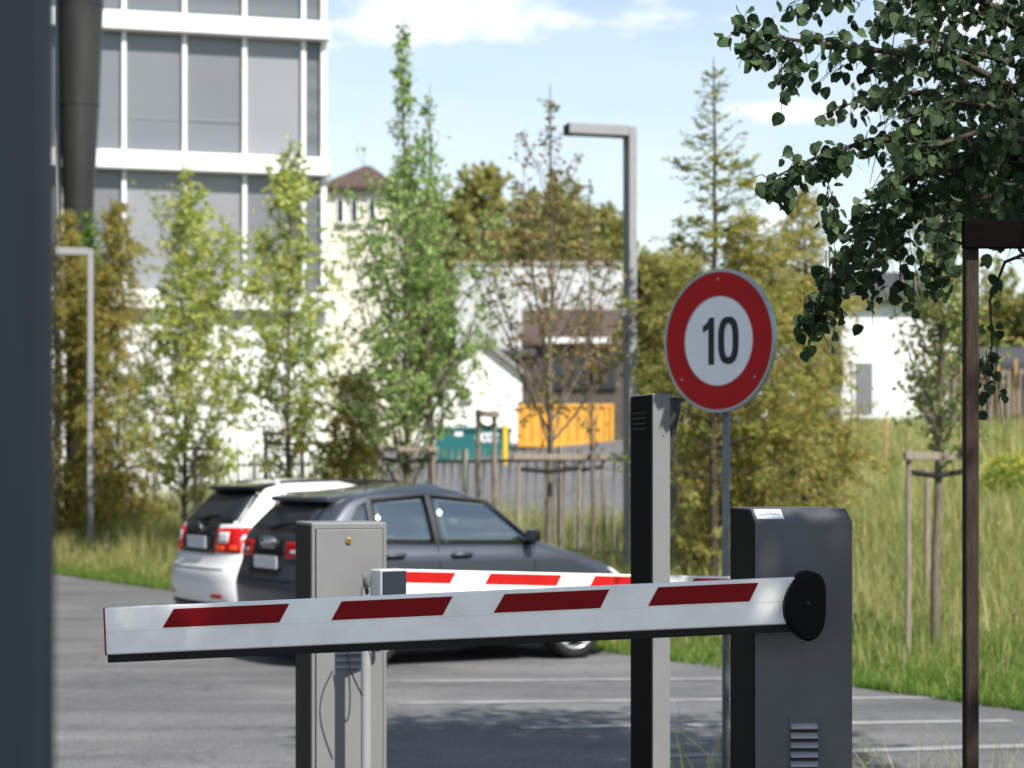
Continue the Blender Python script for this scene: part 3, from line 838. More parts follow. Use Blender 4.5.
def make_car(name, label, loc, rz, cfg):
    c = Car(cfg['rear'], cfg['front'], cfg['wid'], cfg['H'])
    t = thing(name, label, 'car', loc, rz)
    H = cfg['H']
    sx_ = 0.965
    cfg['glass'] = {k: [(x * sx_, z) for x, z in q] for k, q in cfg['glass'].items()}
    cfg['seams'] = [(a * sx_, b_, c_ * sx_, d_) for a, b_, c_, d_ in cfg['seams']]; cfg['handles'] = [x * sx_ for x in cfg['handles']]
    zs = list(np.linspace(0.20, 0.62, 9)) + list(np.linspace(0.66, 1.0, 24)) + list(np.linspace(1.03, H - 0.06, 12)) + [H - 0.045, H - 0.032, H - 0.021, H - 0.013, H - 0.007, H - 0.003, H]
    b = c.body(zs).build('body', cfg['paint'], t, smooth=True)
    # wheel arches cut out of the body
    wr, kx = 0.318, 0.84
    wx_r, wx_f = 0.80, 3.32
    cut = MB()
    for wxp in (wx_r, wx_f):
        for sg_ in (-1, 1):
            n = 36
            vs = []
            for y in (0.50, 1.2):
                for i in range(n):
                    a = 2 * math.pi * i / n
                    vs.append((wxp * c.KX + 0.362 * kx * math.cos(a), sg_ * y, 0.322 + 0.362 * math.sin(a)))
            cut.add(vs, [tuple(range(n)), tuple(range(n, 2 * n))[::-1]] + [(i, n + i, n + (i + 1) % n, (i + 1) % n) for i in range(n)])
    co = cut.build('cutter', 'car_trim', t)
    md = b.modifiers.new('arch', 'BOOLEAN'); md.operation = 'DIFFERENCE'; md.object = co; md.solver = 'EXACT'; md.material_mode = 'TRANSFER'
    ci = Car([(z, x + 0.16) for z, x in cfg['rear']], [(z, x - 0.14) for z, x in cfg['front']], [(z, w_ - 0.075) for z, w_ in cfg['wid']], H)
    zi = list(np.linspace(0.71, 0.9, 4)) + list(np.linspace(0.94, H - 0.10, 10)) + [H - 0.075, H - 0.06, H - 0.05]
    cav = ci.body(zi).build('cutter_cabin', 'seat_fabric', t)
    wc = MB()
    for q in cfg['glass'].values():
        wc.prism([(x, z) for x, z in q], -1.3, 1.3, lambda a, b_, d: Vector((a * c.KX, d, b_)))
    wcut = wc.build('cutter_windows', 'car_trim', t)
    fc = MB(); fc.prism([(-0.62, 1.02), (0.62, 1.02), (0.53, 1.31), (-0.53, 1.31)], 2.30 * c.KX, 3.3 * c.KX, lambda a, b_, d: Vector((d, a, b_)))
    fcut = fc.build('cutter_screen', 'car_trim', t)
    for q_ in (cav, wcut, fcut):
        md = b.modifiers.new('cut', 'BOOLEAN'); md.operation = 'DIFFERENCE'; md.object = q_; md.solver = 'EXACT'; md.material_mode = 'TRANSFER'
    dg = bpy.context.evaluated_depsgraph_get(); dg.update()
    me = bpy.data.meshes.new_from_object(b.evaluated_get(dg))
    b.modifiers.clear(); b.data = me
    for q_ in (co, cav, wcut, fcut): bpy.data.objects.remove(q_)
    try: me.set_sharp_from_angle(angle=R(35))
    except Exception: pass
    # arch linings and underbody
    for wxp in (wx_r, wx_f):
        for sg_ in (-1, 1):
            m = MB(); n = 22; vs = []
            for (y, rr_) in ((c.wx(wxp, 0.45) * 0.985, 0.358), (0.52, 0.350)):
                for i in range(n + 1):
                    a = math.pi * i / n * 1.16 - 0.25
                    vs.append((wxp * c.KX + rr_ * kx * math.cos(a), sg_ * y, 0.322 + rr_ * math.sin(a)))
            m.add(vs, [(i, i + 1, n + 2 + i, n + 1 + i) for i in range(n)]).build('arch_liner', 'car_trim', t, smooth=True)
            w_ = wheel(t, (wxp * c.KX, sg_ * 0.775, wr), wr, kx)
            if sg_ > 0:
                for o in [w_] + [q for q in t.children if q.name.startswith('rim') and (Vector(q.location) - Vector(w_.location)).length < 1e-4]:
                    o.rotation_euler = (0, 0, math.pi)
    MB().box((c.L * c.KX * 0.5, 0, 0.20), (c.L * c.KX * 0.86, 1.1, 0.12)).build('underbody', 'car_trim', t)
    S = lambda x, z, o: c.side(x, z, -1, o)
    S2 = lambda x, z, o: c.side(x, z, 1, o)
    Bk = lambda y, z, o: c.back(y, z, o)
    # side glass with dark surround
    for fn in (S, S2):
        for nm, q in cfg['glass'].items():
            sur = [(q[0][0] - 0.035, q[0][1] - 0.018), (q[1][0] + 0.035, q[1][1] - 0.018), (q[2][0] + 0.03, q[2][1] + 0.016), (q[3][0] - 0.03, q[3][1] + 0.016)]
            g = MB()
            for k in range(4):
                k2 = (k + 1) % 4
                p_ = grid_patch(fn, [q[k], q[k2], sur[k2], sur[k]], 8, 1, 0.004, 0.016)
                g.add(p_.v, p_.f)
            g = g.build('window_frame', 'car_trim', t, smooth=False)
            grid_patch(fn, [(x, z) for x, z in q], 10, 8, -0.006, 0.005).build('side_window', 'car_glass', g, smooth=True)
        # door seams
        for (xa, za, xb, zb) in cfg['seams']:
            grid_patch(fn, [(xa - 0.006, za), (xa + 0.006, za), (xb + 0.006, zb), (xb - 0.006, zb)], 1, 10, 0.0012, 0.006).build('door_seam', 'car_trim', t)
        # waist crease and sill
        grid_patch(fn, [(0.35, 0.205), (4.0, 0.205), (4.0, 0.25), (0.35, 0.25)], 16, 2, 0.006, 0.01).build('sill', 'car_trim', t)
        for xh in cfg['handles']:
            h = MB(); p = [fn(xh + dx, cfg['hz'] + 0.004 * k, o_) for k, (dx, o_) in enumerate(((-0.13, 0.002), (-0.11, 0.028), (0.09, 0.030), (0.13, 0.002)))]
            hb_ = grid_patch(fn, [(xh - 0.12, cfg['hz'] - 0.028), (xh + 0.12, cfg['hz'] - 0.024), (xh + 0.12, cfg['hz'] + 0.026), (xh - 0.12, cfg['hz'] + 0.022)], 4, 3, 0.0015, 0.006).build('handle_recess', 'car_trim', t)
            h.tube(p, 0.012, 8).build('door_handle', cfg['paint'], t, smooth=True)
        # mirror
        mp = fn(2.72, 0.985, 0.0); sgn = -1 if fn is S else 1
        mr = MB()
        mr.box((mp.x + 0.0, mp.y + sgn * 0.105, mp.z + 0.030), (0.075, 0.155, 0.10))
        mo = mr.build('mirror', cfg['mirror'], t, bevel=0.030, seg=4)
        MB().box((mp.x + 0.01, mp.y + sgn * 0.03, mp.z - 0.02), (0.06, 0.09, 0.04)).build('mirror_foot', 'car_trim', mo, bevel=0.01)
        MB().box((mp.x - 0.0385, mp.y + sgn * 0.107, mp.z + 0.030), (0.004, 0.12, 0.072)).build('mirror_glass', 'mirror_glass', mo, bevel=0.001)
    # windscreen
    N = lambda y, z, o: c.nose(y, z, o)
    grid_patch(N, [(-0.64, 1.01), (0.64, 1.01), (0.55, 1.32), (-0.55, 1.32)], 12, 8, 0.002, 0.005).build('windscreen', 'car_glass', t, smooth=True)
    # seats with headrests
    for (xs_, ys_) in ((2.05, -0.36), (2.05, 0.36), (1.12, -0.36), (1.12, 0.36)):
        kx_ = c.KX
        se = MB().hexa([(xs_ * kx_ - 0.05 + dx + (0.10 if dz == 0 else 0), ys_ + dy * (0.24 if dz == 0 else 0.20), 0.55 + dz) for dz in (0, 0.62) for dx, dy in ((-0.05, -1), (0.05, -1), (-0.05, 1), (0.05, 1))])
        se.v = [se.v[i] for i in (0, 1, 2, 3, 4, 5, 6, 7)]
        so = se.build('seat', 'seat_fabric', t, bevel=0.035, seg=3)
        MB().box((xs_ * kx_ - 0.06, ys_, 1.245), (0.07, 0.25, 0.13)).build('headrest', 'seat_fabric', so, bevel=0.03, seg=3)
    # headlights and grille
    for sg_ in (-1, 1):
        grid_patch(N, [(sg_ * 0.46, 0.60), (sg_ * 0.80, 0.63), (sg_ * 0.80, 0.74), (sg_ * 0.48, 0.68)], 8, 4, 0.004, 0.012).build('headlight', 'lamp_clear', t, smooth=True)
    grid_patch(N, [(-0.36, 0.32), (0.36, 0.32), (0.40, 0.66), (-0.40, 0.66)], 8, 6, 0.003, 0.01).build('grille', 'car_trim', t)
    # rear
    rg = cfg['rear_glass']
    fr = grid_patch(Bk, [(-rg[0] - 0.05, rg[1] - 0.03), (rg[0] + 0.05, rg[1] - 0.03), (rg[2] + 0.05, rg[3] + 0.02), (-rg[2] - 0.05, rg[3] + 0.02)], 14, 8, 0.003, 0.012).build('rear_window_frame', 'car_black', t, smooth=True)
    grid_patch(Bk, [(-rg[0], rg[1]), (rg[0], rg[1]), (rg[2], rg[3]), (-rg[2], rg[3])], 14, 8, 0.007, 0.012).build('rear_window', 'rear_glass', fr, smooth=True)
    wb = c.back(0, rg[1] - 0.01, 0.03)
    MB().tube([wb, c.back(-0.12, rg[1] + 0.035, 0.022), c.back(-0.36, rg[1] + 0.05, 0.016)], [0.016, 0.012, 0.006], 7).build('wiper', 'car_trim', fr, smooth=True)
    # roof spoiler
    sz = cfg['spoiler_z']; m = MB(); vs = []; fs = []
    ys = np.linspace(-0.60, 0.60, 15)
    for y in ys:
        xb = c.rear_x(y, sz) * c.KX
        k = 1 - 0.10 * (abs(y) / 0.6) ** 4
        vs += [(xb + 0.10, y, sz + 0.050), (xb - 0.115 * k, y, sz + 0.022), (xb - 0.130 * k, y, sz - 0.010), (xb - 0.10 * k, y, sz - 0.020), (xb + 0.08, y, sz - 0.030)]
    for i in range(14):
        for j in range(5):
            j2 = (j + 1) % 5
            fs.append((i * 5 + j, i * 5 + j2, (i + 1) * 5 + j2, (i + 1) * 5 + j))
    fs += [tuple(range(5)), tuple(range(70, 75))[::-1]]
    m.add(vs, fs).build('roof_spoiler', cfg['spoiler'], t, bevel=0.006)
    # tail lamps
    tl = cfg['tail']
    for sg_ in (-1, 1):
        a = grid_patch(Bk, [(sg_ * tl[0], tl[1]), (sg_ * tl[2], tl[1]), (sg_ * tl[2], tl[3]), (sg_ * tl[0], tl[3] - 0.015)], 12, 6, 0.006, 0.02).build('tail_light', 'lamp_red', t, smooth=True)
        for (y0, y1, z0, z1, mt) in tl[4]:
            grid_patch(Bk, [(sg_ * y0, z0), (sg_ * y1, z0), (sg_ * y1, z1), (sg_ * y0, z1)], 6, 3, 0.009, 0.006).build('lamp_lens', mt, a, smooth=True)
        fn = S if sg_ < 0 else S2
        xs0 = c.xr(0.9) + c.R_r(0.9) - 0.02
        grid_patch(fn, [(xs0, tl[1] + 0.01), (xs0 + tl[5], tl[1] + 0.06), (xs0 + tl[5] * 0.8, tl[3] - 0.02), (xs0, tl[3] - 0.005)], 6, 4, 0.005, 0.02).build('tail_light', 'lamp_red', t, smooth=True)
        grid_patch(Bk, [(sg_ * 0.50, 0.415), (sg_ * 0.68, 0.415), (sg_ * 0.68, 0.45), (sg_ * 0.50, 0.45)], 4, 2, 0.006, 0.012).build('rear_reflector', 'lamp_red', t)
    # tailgate panel, plate, seam, bumper
    if cfg.get('gate'):
        y0, z0, y1, z1 = cfg['gate']
        grid_patch(Bk, [(-y0, z0), (y0, z0), (y1, z1), (-y1, z1)], 14, 5, 0.004, 0.012).build('tailgate_panel', 'car_black', t, smooth=True)
    pr = grid_patch(Bk, [(-0.33, cfg['pz'] - 0.085), (0.33, cfg['pz'] - 0.085), (0.36, cfg['pz'] + 0.085), (-0.36, cfg['pz'] + 0.085)], 8, 3, 0.006, 0.012).build('plate_recess', 'car_trim', t)
    MB().box(tuple(c.back(0, cfg['pz'], 0.018)), (0.008, 0.50, 0.11)).build('number_plate', 'plate_white', t, bevel=0.002)
    grid_patch(Bk, [(-0.68, 0.665), (0.68, 0.665), (0.68, 0.675), (-0.68, 0.675)], 14, 1, 0.003, 0.008).build('bumper_seam', 'car_trim', t)
    grid_patch(Bk, [(-0.72, 0.205), (0.72, 0.205), (0.76, 0.37), (-0.76, 0.37)], 14, 4, 0.008, 0.012).build('rear_diffuser', 'car_trim', t, smooth=True)
    # emblem
    ez = cfg['ez']
    if cfg['emblem'] == 'rings':
        for i in range(4):
            cc = c.back(-0.105 + 0.07 * i, ez, 0.012); m = MB()
            m.tube([cc + Vector((0, 0.045 * math.cos(a), 0.045 * math.sin(a))) for a in np.linspace(0, 2 * math.pi, 21)], 0.0065, 6, cap=False).build('emblem_ring', 'chrome', t, smooth=True)
    else:
        cc = c.back(0, ez, 0.006)
        e = MB().tube([cc, cc - Vector((0.012, 0, 0))], 0.055, 24).build('emblem', 'chrome', t)
        MB().tube([cc - Vector((0.0125, 0, 0)), cc - Vector((0.0145, 0, 0))], 0.042, 24).build('emblem_face', 'car_trim', e)
        for k, y in enumerate((-0.50, -0.455, -0.41, -0.365)):
            MB().box(tuple(c.back(y, ez - 0.03, 0.008)), (0.006, 0.03, 0.035)).build('badge_letter', 'chrome', t)
    # antenna
    top = Vector((c.xr(H - 0.06) * c.KX + 0.30, 0, H - 0.012))
    MB().tube([top, top + Vector((-0.05, 0, 0.13))], [0.012, 0.004], 8).build('antenna', 'car_trim', t)
    if cfg.get('rails'):
        for sg_ in (-1, 1):
            pts = [Vector((x * c.KX, sg_ * (c.w(H - 0.05) * 0.93), H - 0.028 + 0.02 * math.sin(math.pi * (x - 0.9) / 1.6))) for x in np.linspace(0.9, 2.5, 12)]
            MB().tube(pts, 0.012, 8).build('roof_rail', 'car_trim', t, smooth=True)
    return t, c

dark_cfg = dict(H=1.43, paint='paint_dark', mirror='car_black', spoiler='paint_dark', spoiler_z=1.305,
    rear=[(0.2, 0.16), (0.3, 0.06), (0.45, 0.0), (0.62, -0.02), (0.72, 0.02), (0.80, 0.07), (0.98, 0.09), (1.05, 0.13), (1.2, 0.33), (1.30, 0.47), (1.35, 0.66), (1.39, 1.0), (1.415, 1.35), (1.43, 1.75)],
    front=[(0.2, 4.15), (0.3, 4.26), (0.5, 4.31), (0.65, 4.27), (0.73, 4.14), (0.80, 3.90), (0.88, 3.50), (0.95, 3.16), (1.0, 3.02), (1.15, 2.74), (1.27, 2.50), (1.35, 2.28), (1.40, 2.08), (1.42, 1.96), (1.43, 1.88)],
    wid=[(0.2, 0.82), (0.32, 0.87), (0.5, 0.885), (0.62, 0.893), (0.80, 0.892), (0.868, 0.889), (0.89, 0.866), (0.95, 0.852), (1.0, 0.84), (1.2, 0.745), (1.33, 0.675), (1.38, 0.63), (1.41, 0.55), (1.43, 0.42)],
    glass=dict(a=[(0.50, 0.985), (0.84, 0.98), (0.85, 1.285), (0.78, 1.245)], b=[(0.91, 0.98), (1.62, 0.965), (1.60, 1.335), (0.93, 1.30)], c=[(1.70, 0.965), (2.90, 0.955), (2.36, 1.285), (1.68, 1.335)]),
    seams=[(1.67, 0.27, 1.65, 0.955), (2.84, 0.30, 2.90, 0.94), (0.98, 0.70, 0.90, 0.965)], handles=[1.10, 1.94], hz=0.865,
    rear_glass=(0.60, 1.075, 0.51, 1.285), tail=(0.36, 0.845, 0.83, 0.985, [(0.45, 0.60, 0.885, 0.91, 'lamp_clear'), (0.62, 0.80, 0.86, 0.90, 'lamp_orange'), (0.66, 0.80, 0.925, 0.96, 'lamp_orange')], 0.22),
    gate=(0.36, 0.73, 0.36, 1.0), pz=0.80, ez=0.965, emblem='rings')
white_cfg = dict(H=1.47, paint='paint_white', mirror='paint_white', spoiler='car_black', spoiler_z=1.385, rails=True,
    rear=[(0.2, 0.16), (0.3, 0.05), (0.45, 0.0), (0.64, 0.0), (0.72, 0.06), (0.80, 0.09), (1.0, 0.12), (1.08, 0.17), (1.25, 0.40), (1.37, 0.56), (1.42, 0.68), (1.45, 0.98), (1.47, 1.4)],
    front=[(0.2, 4.15), (0.3, 4.26), (0.5, 4.31), (0.65, 4.27), (0.75, 4.14), (0.84, 3.90), (0.92, 3.50), (0.99, 3.16), (1.04, 3.00), (1.19, 2.68), (1.34, 2.33), (1.41, 2.10), (1.45, 1.88), (1.47, 1.70)],
    wid=[(0.2, 0.80), (0.32, 0.85), (0.5, 0.87), (0.62, 0.875), (0.84, 0.872), (0.91, 0.870), (0.935, 0.848), (1.0, 0.832), (1.2, 0.755), (1.36, 0.685), (1.42, 0.63), (1.45, 0.55), (1.47, 0.42)],
    glass=dict(a=[(0.62, 1.06), (0.88, 1.04), (0.88, 1.33), (0.86, 1.31)], b=[(0.96, 1.03), (1.66, 1.0), (1.62, 1.36), (0.98, 1.34)], c=[(1.75, 1.0), (2.86, 0.98), (2.25, 1.34), (1.70, 1.36)]),
    seams=[(1.70, 0.27, 1.68, 0.98), (2.84, 0.30, 2.90, 0.95)], handles=[1.12, 1.96], hz=0.89,
    rear_glass=(0.68, 1.10, 0.56, 1.35), tail=(0.44, 0.815, 0.82, 1.045, [(0.50, 0.67, 0.90, 1.0, 'lamp_clear'), (0.47, 0.62, 0.835, 0.875, 'lamp_orange'), (0.70, 0.78, 0.84, 0.88, 'lamp_orange')], 0.20),
    gate=(0.44, 0.80, 0.46, 1.07), pz=0.90, ez=1.02, emblem='disc')  # black gate panel holds the tailgate's recess and reflection in its colour
make_car('parked_car', 'dark grey hatchback parked nearest the barrier, behind the light grey cabinet', (-2.00, 15.98, 0), R(28), dark_cfg)
make_car('parked_car', 'white hatchback with darkened tailgate and black spoiler, parked beyond the dark car', (-2.92, 18.15, 0), R(28), white_cfg)

# ------------------------------------------------------------------ picket fence
fu = 3.5
fence = thing('metal_fence', 'pale metal picket fence along the meadow behind the parked cars', 'fence', P_slope(fu, -10, 0))
fo = Vector(fence.location)
v0, v1 = -29.0, -3.9
FH = 1.45
pk = MB().box((0, 0, FH / 2 + 0.05), (0.018, 0.018, FH - 0.1)).build('picket', 'fence_metal', fence)
ang = math.atan2(ED.y, ED.x)
n_p = int((v1 - v0) / 0.23)
for i in range(n_p):
    p = P_slope(fu, v0 + 0.23 * i, 0) - fo
    if i == 0: pk.location = p; pk.rotation_euler = (0, 0, ang - math.pi / 2)
    else: share('picket', pk.data, fence, p, ang - math.pi / 2 + random.uniform(-0.02, 0.02), (1, 1, random.uniform(0.992, 1.0)))
a, b = P_slope(fu, v0, 0) - fo, P_slope(fu, v1, 0) - fo
rl = None
for hz_ in (0.18, FH - 0.16):
    m = MB(); mid = (a + b) / 2; Lf = (b - a).length
    m.box((mid.x, mid.y, mid.z + hz_), (Lf, 0.03, 0.04), Matrix.Rotation(ang, 3, 'Z')).build('rail', 'fence_metal', fence)
v = v0
pf = None
while v <= v1 + 0.01:
    p = P_slope(fu - 0.03, v, 0) - fo
    if pf is None:
        pf = MB().box((0, 0, FH / 2), (0.06, 0.06, FH + 0.02)).build('post', 'fence_metal', fence, bevel=0.004); pf.location = p; pf.rotation_euler = (0, 0, ang)
    else: share('post', pf.data, fence, p, ang)
    v += 2.5

# ------------------------------------------------------------------ buildings
def bldg_office():
    dl, drt = 50.0, 51.35
    A = at(60, 480, 49.75); B = at(326, 480, drt)
    g = 0.7
    t = thing('office_building', 'tall white framed office building with grey slatted glazing', 'building', (B.x, B.y, g))
    o0 = Vector(t.location)
    dirx = Vector((A.x - B.x, A.y - B.y, 0)).normalized(); nrm = Vector((-dirx.y, dirx.x, 0))
    if nrm.y > 0: nrm = -nrm       # towards camera
    rz = math.atan2(-dirx.y, -dirx.x)
    t.rotation_euler = (0, 0, rz)
    # local: x negative to the left along the facade, y positive into the building
    def xl(px):
        # intersect the pixel column with the facade
        k = (px - 512) / F
        # P = B + s*dirx ; x = k*y
        s_ = (k * B.y - B.x) / (dirx.x - k * dirx.y)
        return -s_
    def zl(py, px=200):
        k = (px - 512) / F
        s_ = (k * B.y - B.x) / (dirx.x - k * dirx.y)
        y = B.y + s_ * dirx.y
        return CH + (HZ - py) / F * y - g
    Lw, Dp = 14.0, 11.0
    floor_h = zl(26) - zl(163.5)
    zb = [zl(163.5) + floor_h * k for k in (-1, 0, 1, 2)]
    bh = zl(155) - zl(173)
    ztop = zb[-1] + bh
    MB().box((-Lw / 2, Dp / 2 + 0.35, ztop / 2), (Lw - 0.3, Dp, ztop - 0.2)).build('core', 'dark_metal', t)
    for z in zb:
        MB().box((-Lw / 2 + 0.03, Dp / 2 - 0.04, z), (Lw + 0.06, Dp + 0.5, bh)).build('floor_band', 'facade_white', t, bevel=0.02)
    # ground floor wall: white panels with open joints
    zw = zb[0] - bh / 2
    pw = MB().box((0, 0, zw / 2), (2.24, 0.12, zw - 0.02)).build('wall_panel', 'facade_white', t, bevel=0.01)
    k = 0
    x = -1.13
    while x > -Lw:
        if k == 0: pw.location = (x, 0.1, 0)
        elif k != 1 or True: share('wall_panel', pw.data, t, (x, 0.1, 0))
        x -= 2.27; k += 1
    MB().box((-0.06, Dp / 2, zw / 2), (0.12, Dp - 0.3, zw - 0.02)).build('wall_panel', 'facade_white', t)
    # glazing
    mul = [xl(p) for p in (5, 64, 124, 184.5, 244.5, 303.5)] + [-0.06]
    mm_ = None
    xs = mul
    for fl in range(3):
        z0, z1 = zb[fl] + bh / 2, zb[fl + 1] - bh / 2
        for i, x in enumerate(xs):
            MB().box((x, 0.03, (z0 + z1) / 2), (0.10 if i < len(xs) - 1 else 0.14, 0.16, z1 - z0 - 0.004)).build('mullion', 'facade_white', t)
        for i in range(len(xs) - 1):
            xa, xb = xs[i] + 0.055, xs[i + 1] - 0.055
            if i == len(xs) - 2: mname = 'glass_slate'
            elif fl == 2: mname = 'blind_grey' if i % 3 else 'glass_slate'
            elif fl == 0: mname = 'blind_light' if i in (2, 3) else 'blind_grey'
            else: mname = 'blind_grey' if i != 4 else 'blind_light'
            p = MB().box(((xa + xb) / 2, 0.12 + 0.01 * (i % 2), (z0 + z1) / 2), (xb - xa, 0.03, z1 - z0 - 0.004)).build('pane', mname, t)
            if fl == 2 and mname == 'blind_grey':
                fr_ = (0.45, 0.7, 0.3, 0.85, 0.55)[i % 5]
                p.data.materials[0] = MATS['glass_slate']
                MB().box(((xa + xb) / 2, 0.095, z1 - (z1 - z0) * fr_ / 2 - 0.01), (xb - xa - 0.06, 0.02, (z1 - z0) * fr_)).build('blind', 'blind_grey', p)
            if fl == 1 and i in (2, 3):
                MB().box(((xa + xb) / 2, 0.10, z0 + (z1 - z0) * 0.29), (xb - xa, 0.02, 0.035)).build('transom', 'blind_light', p)
        # right flank
        MB().box((-0.02, Dp / 2, (z0 + z1) / 2), (0.06, Dp - 0.4, z1 - z0 - 0.004)).build('flank_glass', 'glass_slate', t)
    return t
bldg_office()

# the dark metal flue at the left
def flue():
    d = 40.0
    g = on_ground(78, d)
    t = thing('metal_flue', 'tall dark steel flue in tapering banded sections, by the office building', 'flue', g)
    rows = [(560, 66, 86), (420, 66, 88), (300, 66, 90), (235, 64, 92), (205, 63, 93.5), (105, 60, 99), (5, 58, 103), (-120, 56, 110)]
    for i in range(len(rows) - 1):
        (ya, la, ra), (yb, lb, rb) = rows[i], rows[i + 1]
        pa, pb = at((la + ra) / 2, ya, d) - g, at((lb + rb) / 2, yb, d) - g
        if i == 0: pa.z = 0
        MB().tube([pa, pb], [(ra - la) / 2 / F * d, (rb - lb) / 2 / F * d], 32, cap=True).build('flue_section', 'dark_steel', t, smooth=False)
        r_ = (rb - lb) / 2 / F * d
        MB().tube([pb - Vector((0, 0, 0.03)), pb + Vector((0, 0, 0.03))], r_ + 0.010, 32).build('band', 'dark_steel', t)
    for o in t.children:
        if o.name.startswith('flue_section'):
            o.data.polygons.foreach_set('use_smooth', [len(p.vertices) == 4 for p in o.data.polygons])
            o.data.set_sharp_from_angle(angle=R(40))
    # slim pale downpipe beside it
    q = at(56.5, 480, d) - g
    MB().tube([(q.x, 0.1, 0), (q.x, 0.1, 12)], 0.07, 12).build('downpipe', 'lamp_metal', t, smooth=True)
flue()

# the works building, added out of view to keep reflections and shaded sides dark
def blocker():
    t = thing('blocker_building', 'dark clad works building added out of frame beyond the blue post', 'building', (-11.2, 15.0, 0))
    MB().box((-4.0, 15.0, 6.0), (8.0, 29.0, 12.0)).build('wall', 'cladding', t)
    for f in range(3):
        for k in range(9):
            w_ = MB().box((0.02, 2.2 + k * 3.1, 2.0 + f * 3.6), (0.10, 2.0, 1.5)).build('window', 'dark_metal', t)
            MB().box((0.075, 2.2 + k * 3.1, 2.0 + f * 3.6), (0.02, 1.8, 1.3)).build('pane', 'window_dark', w_)
    MB().box((-4.0, 15.0, 12.1), (8.4, 29.4, 0.25)).build('roof', 'roof_dark', t)
blocker()

def gable_house(name, label, px0, px1, d, y_base, y_eave, y_ridge, wall, roof, depth=8.0, gable_front=False, overhang=0.25, windows=(), hip=False):
    A = at(px0, y_base, d); B = at(px1, y_base, d)
    g = Vector((A.x, d, min(A.z, ground_z(A.x, d)) - 0.05))
    t = thing(name, label, 'building', g)
    W_ = B.x - A.x; he = CH + (HZ - y_eave) / F * d - g.z; hr = CH + (HZ - y_ridge) / F * d - g.z
    if gable_front:
        MB().prism([(0, 0), (W_, 0), (W_, he), (W_ / 2, hr - 0.05), (0, he)], 0, depth, lambda a, b, dd: Vector((a, dd, b))).build('wall', wall, t)
        m = MB()
        for s_ in (0, 1):
            xe = -overhang if s_ == 0 else W_ + overhang
            ze = he - overhang * (hr - he) / (W_ / 2)
            q = [(xe, ze), (W_ / 2, hr), (W_ / 2, hr + 0.12), (xe, ze + 0.12)]
            m.prism(q, -overhang, depth + overhang, lambda a, b, dd: Vector((a, dd, b)))
        m.build('roof', roof, t)
    else:
        MB().box((W_ / 2, depth / 2, he / 2), (W_, depth, he)).build('wall', wall, t)
        hi = min(depth * 0.45, W_ * 0.45) if hip else 0.0
        o = overhang
        vs = [(-o, -o, he - 0.04), (W_ + o, -o, he - 0.04), (W_ + o, depth + o, he - 0.04), (-o, depth + o, he - 0.04), (hi - (0 if hip else o), depth / 2, hr), (W_ - hi + (0 if hip else o), depth / 2, hr)]
        vs += [(v_[0], v_[1], v_[2] - 0.14) for v_ in vs[:4]]
        MB().add(vs, [(0, 1, 5, 4), (1, 2, 5), (2, 3, 4, 5), (3, 0, 4), (6, 7, 1, 0), (7, 8, 2, 1), (8, 9, 3, 2), (9, 6, 0, 3), (6, 9, 8, 7)]).build('roof', roof, t)
    for (wx0, wx1, wy0, wy1) in windows:
        a = at(wx0, wy0, d) - g; b = at(wx1, wy1, d) - g
        wn = MB().box(((a.x + b.x) / 2, -0.03, (a.z + b.z) / 2), (b.x - a.x + 0.14, 0.10, a.z - b.z + 0.14)).build('window', 'white_paint' if wall != 'wall_dark' else 'dark_metal', t)
        MB().box(((a.x + b.x) / 2, -0.085, (a.z + b.z) / 2), (b.x - a.x, 0.02, a.z - b.z)).build('pane', 'window_dark' if wx1 - wx0 < 15 else 'blind_grey', wn)
        MB().box(((a.x + b.x) / 2, -0.09, b.z - 0.10), (b.x - a.x + 0.24, 0.16, 0.05)).build('sill', 'concrete' if wall != 'wall_dark' else 'roof_dark', wn)
    return t
gable_house('house', 'cream house with brown hipped roof behind the office building', 326, 392, 80, 470, 186, 148, 'wall_cream', 'roof_brown', 9, hip=True, overhang=0.35,
            windows=[(338, 343, 200, 222), (352, 357, 200, 222), (370, 375, 200, 222)])
gable_house('warehouse', 'wide white warehouse facade in the distance behind the sparse brown tree', 455, 700, 112, 440, 262, 257, 'wall_pale', 'concrete', 14, overhang=0.1)
wh = [o for o in col.objects if o.name == 'warehouse'][0]
for k in range(18):
    MB().box((0.4 + k * 0.76, -0.01, 5.0), (0.05, 0.05, 9.6)).build('panel_joint', 'concrete', wh)
gable_house('house', 'small white gabled house above the teal container', 444, 522, 78, 440, 372, 342, 'wall_white', 'concrete', 9, gable_front=True, windows=[(462, 470, 388, 398)])
gable_house('house', 'brown roofed dark house behind the orange container', 528, 650, 90, 440, 342, 300, 'wall_dark', 'roof_brown', 10,
            windows=[(546, 560, 356, 386), (572, 586, 356, 386), (600, 614, 356, 386)])
bh_ = [o for o in col.objects if o.name.startswith('house')][-1]
MB().box((2.2, -0.42, CH + (HZ - 341) / F * 90 - bh_.location.z), (3.0, 0.12, 0.22)).build('gutter', 'white_paint', bh_)
gable_house('house', 'low dark outbuilding with flat roof between white house and sparse tree', 474, 530, 84, 440, 352, 344, 'wall_dark', 'roof_dark', 6)
gable_house('house', 'white rendered house with one tall window, at the top of the meadow', 842, 938, 55, 440, 296, 255, 'wall_white', 'roof_dark', 9, overhang=0.3, windows=[(855, 872, 363, 415)])
gable_house('shed', 'dark roofed shed behind the plank fence', 998, 1075, 48, 440, 362, 340, 'wood_grey', 'roof_dark', 5, overhang=0.35)

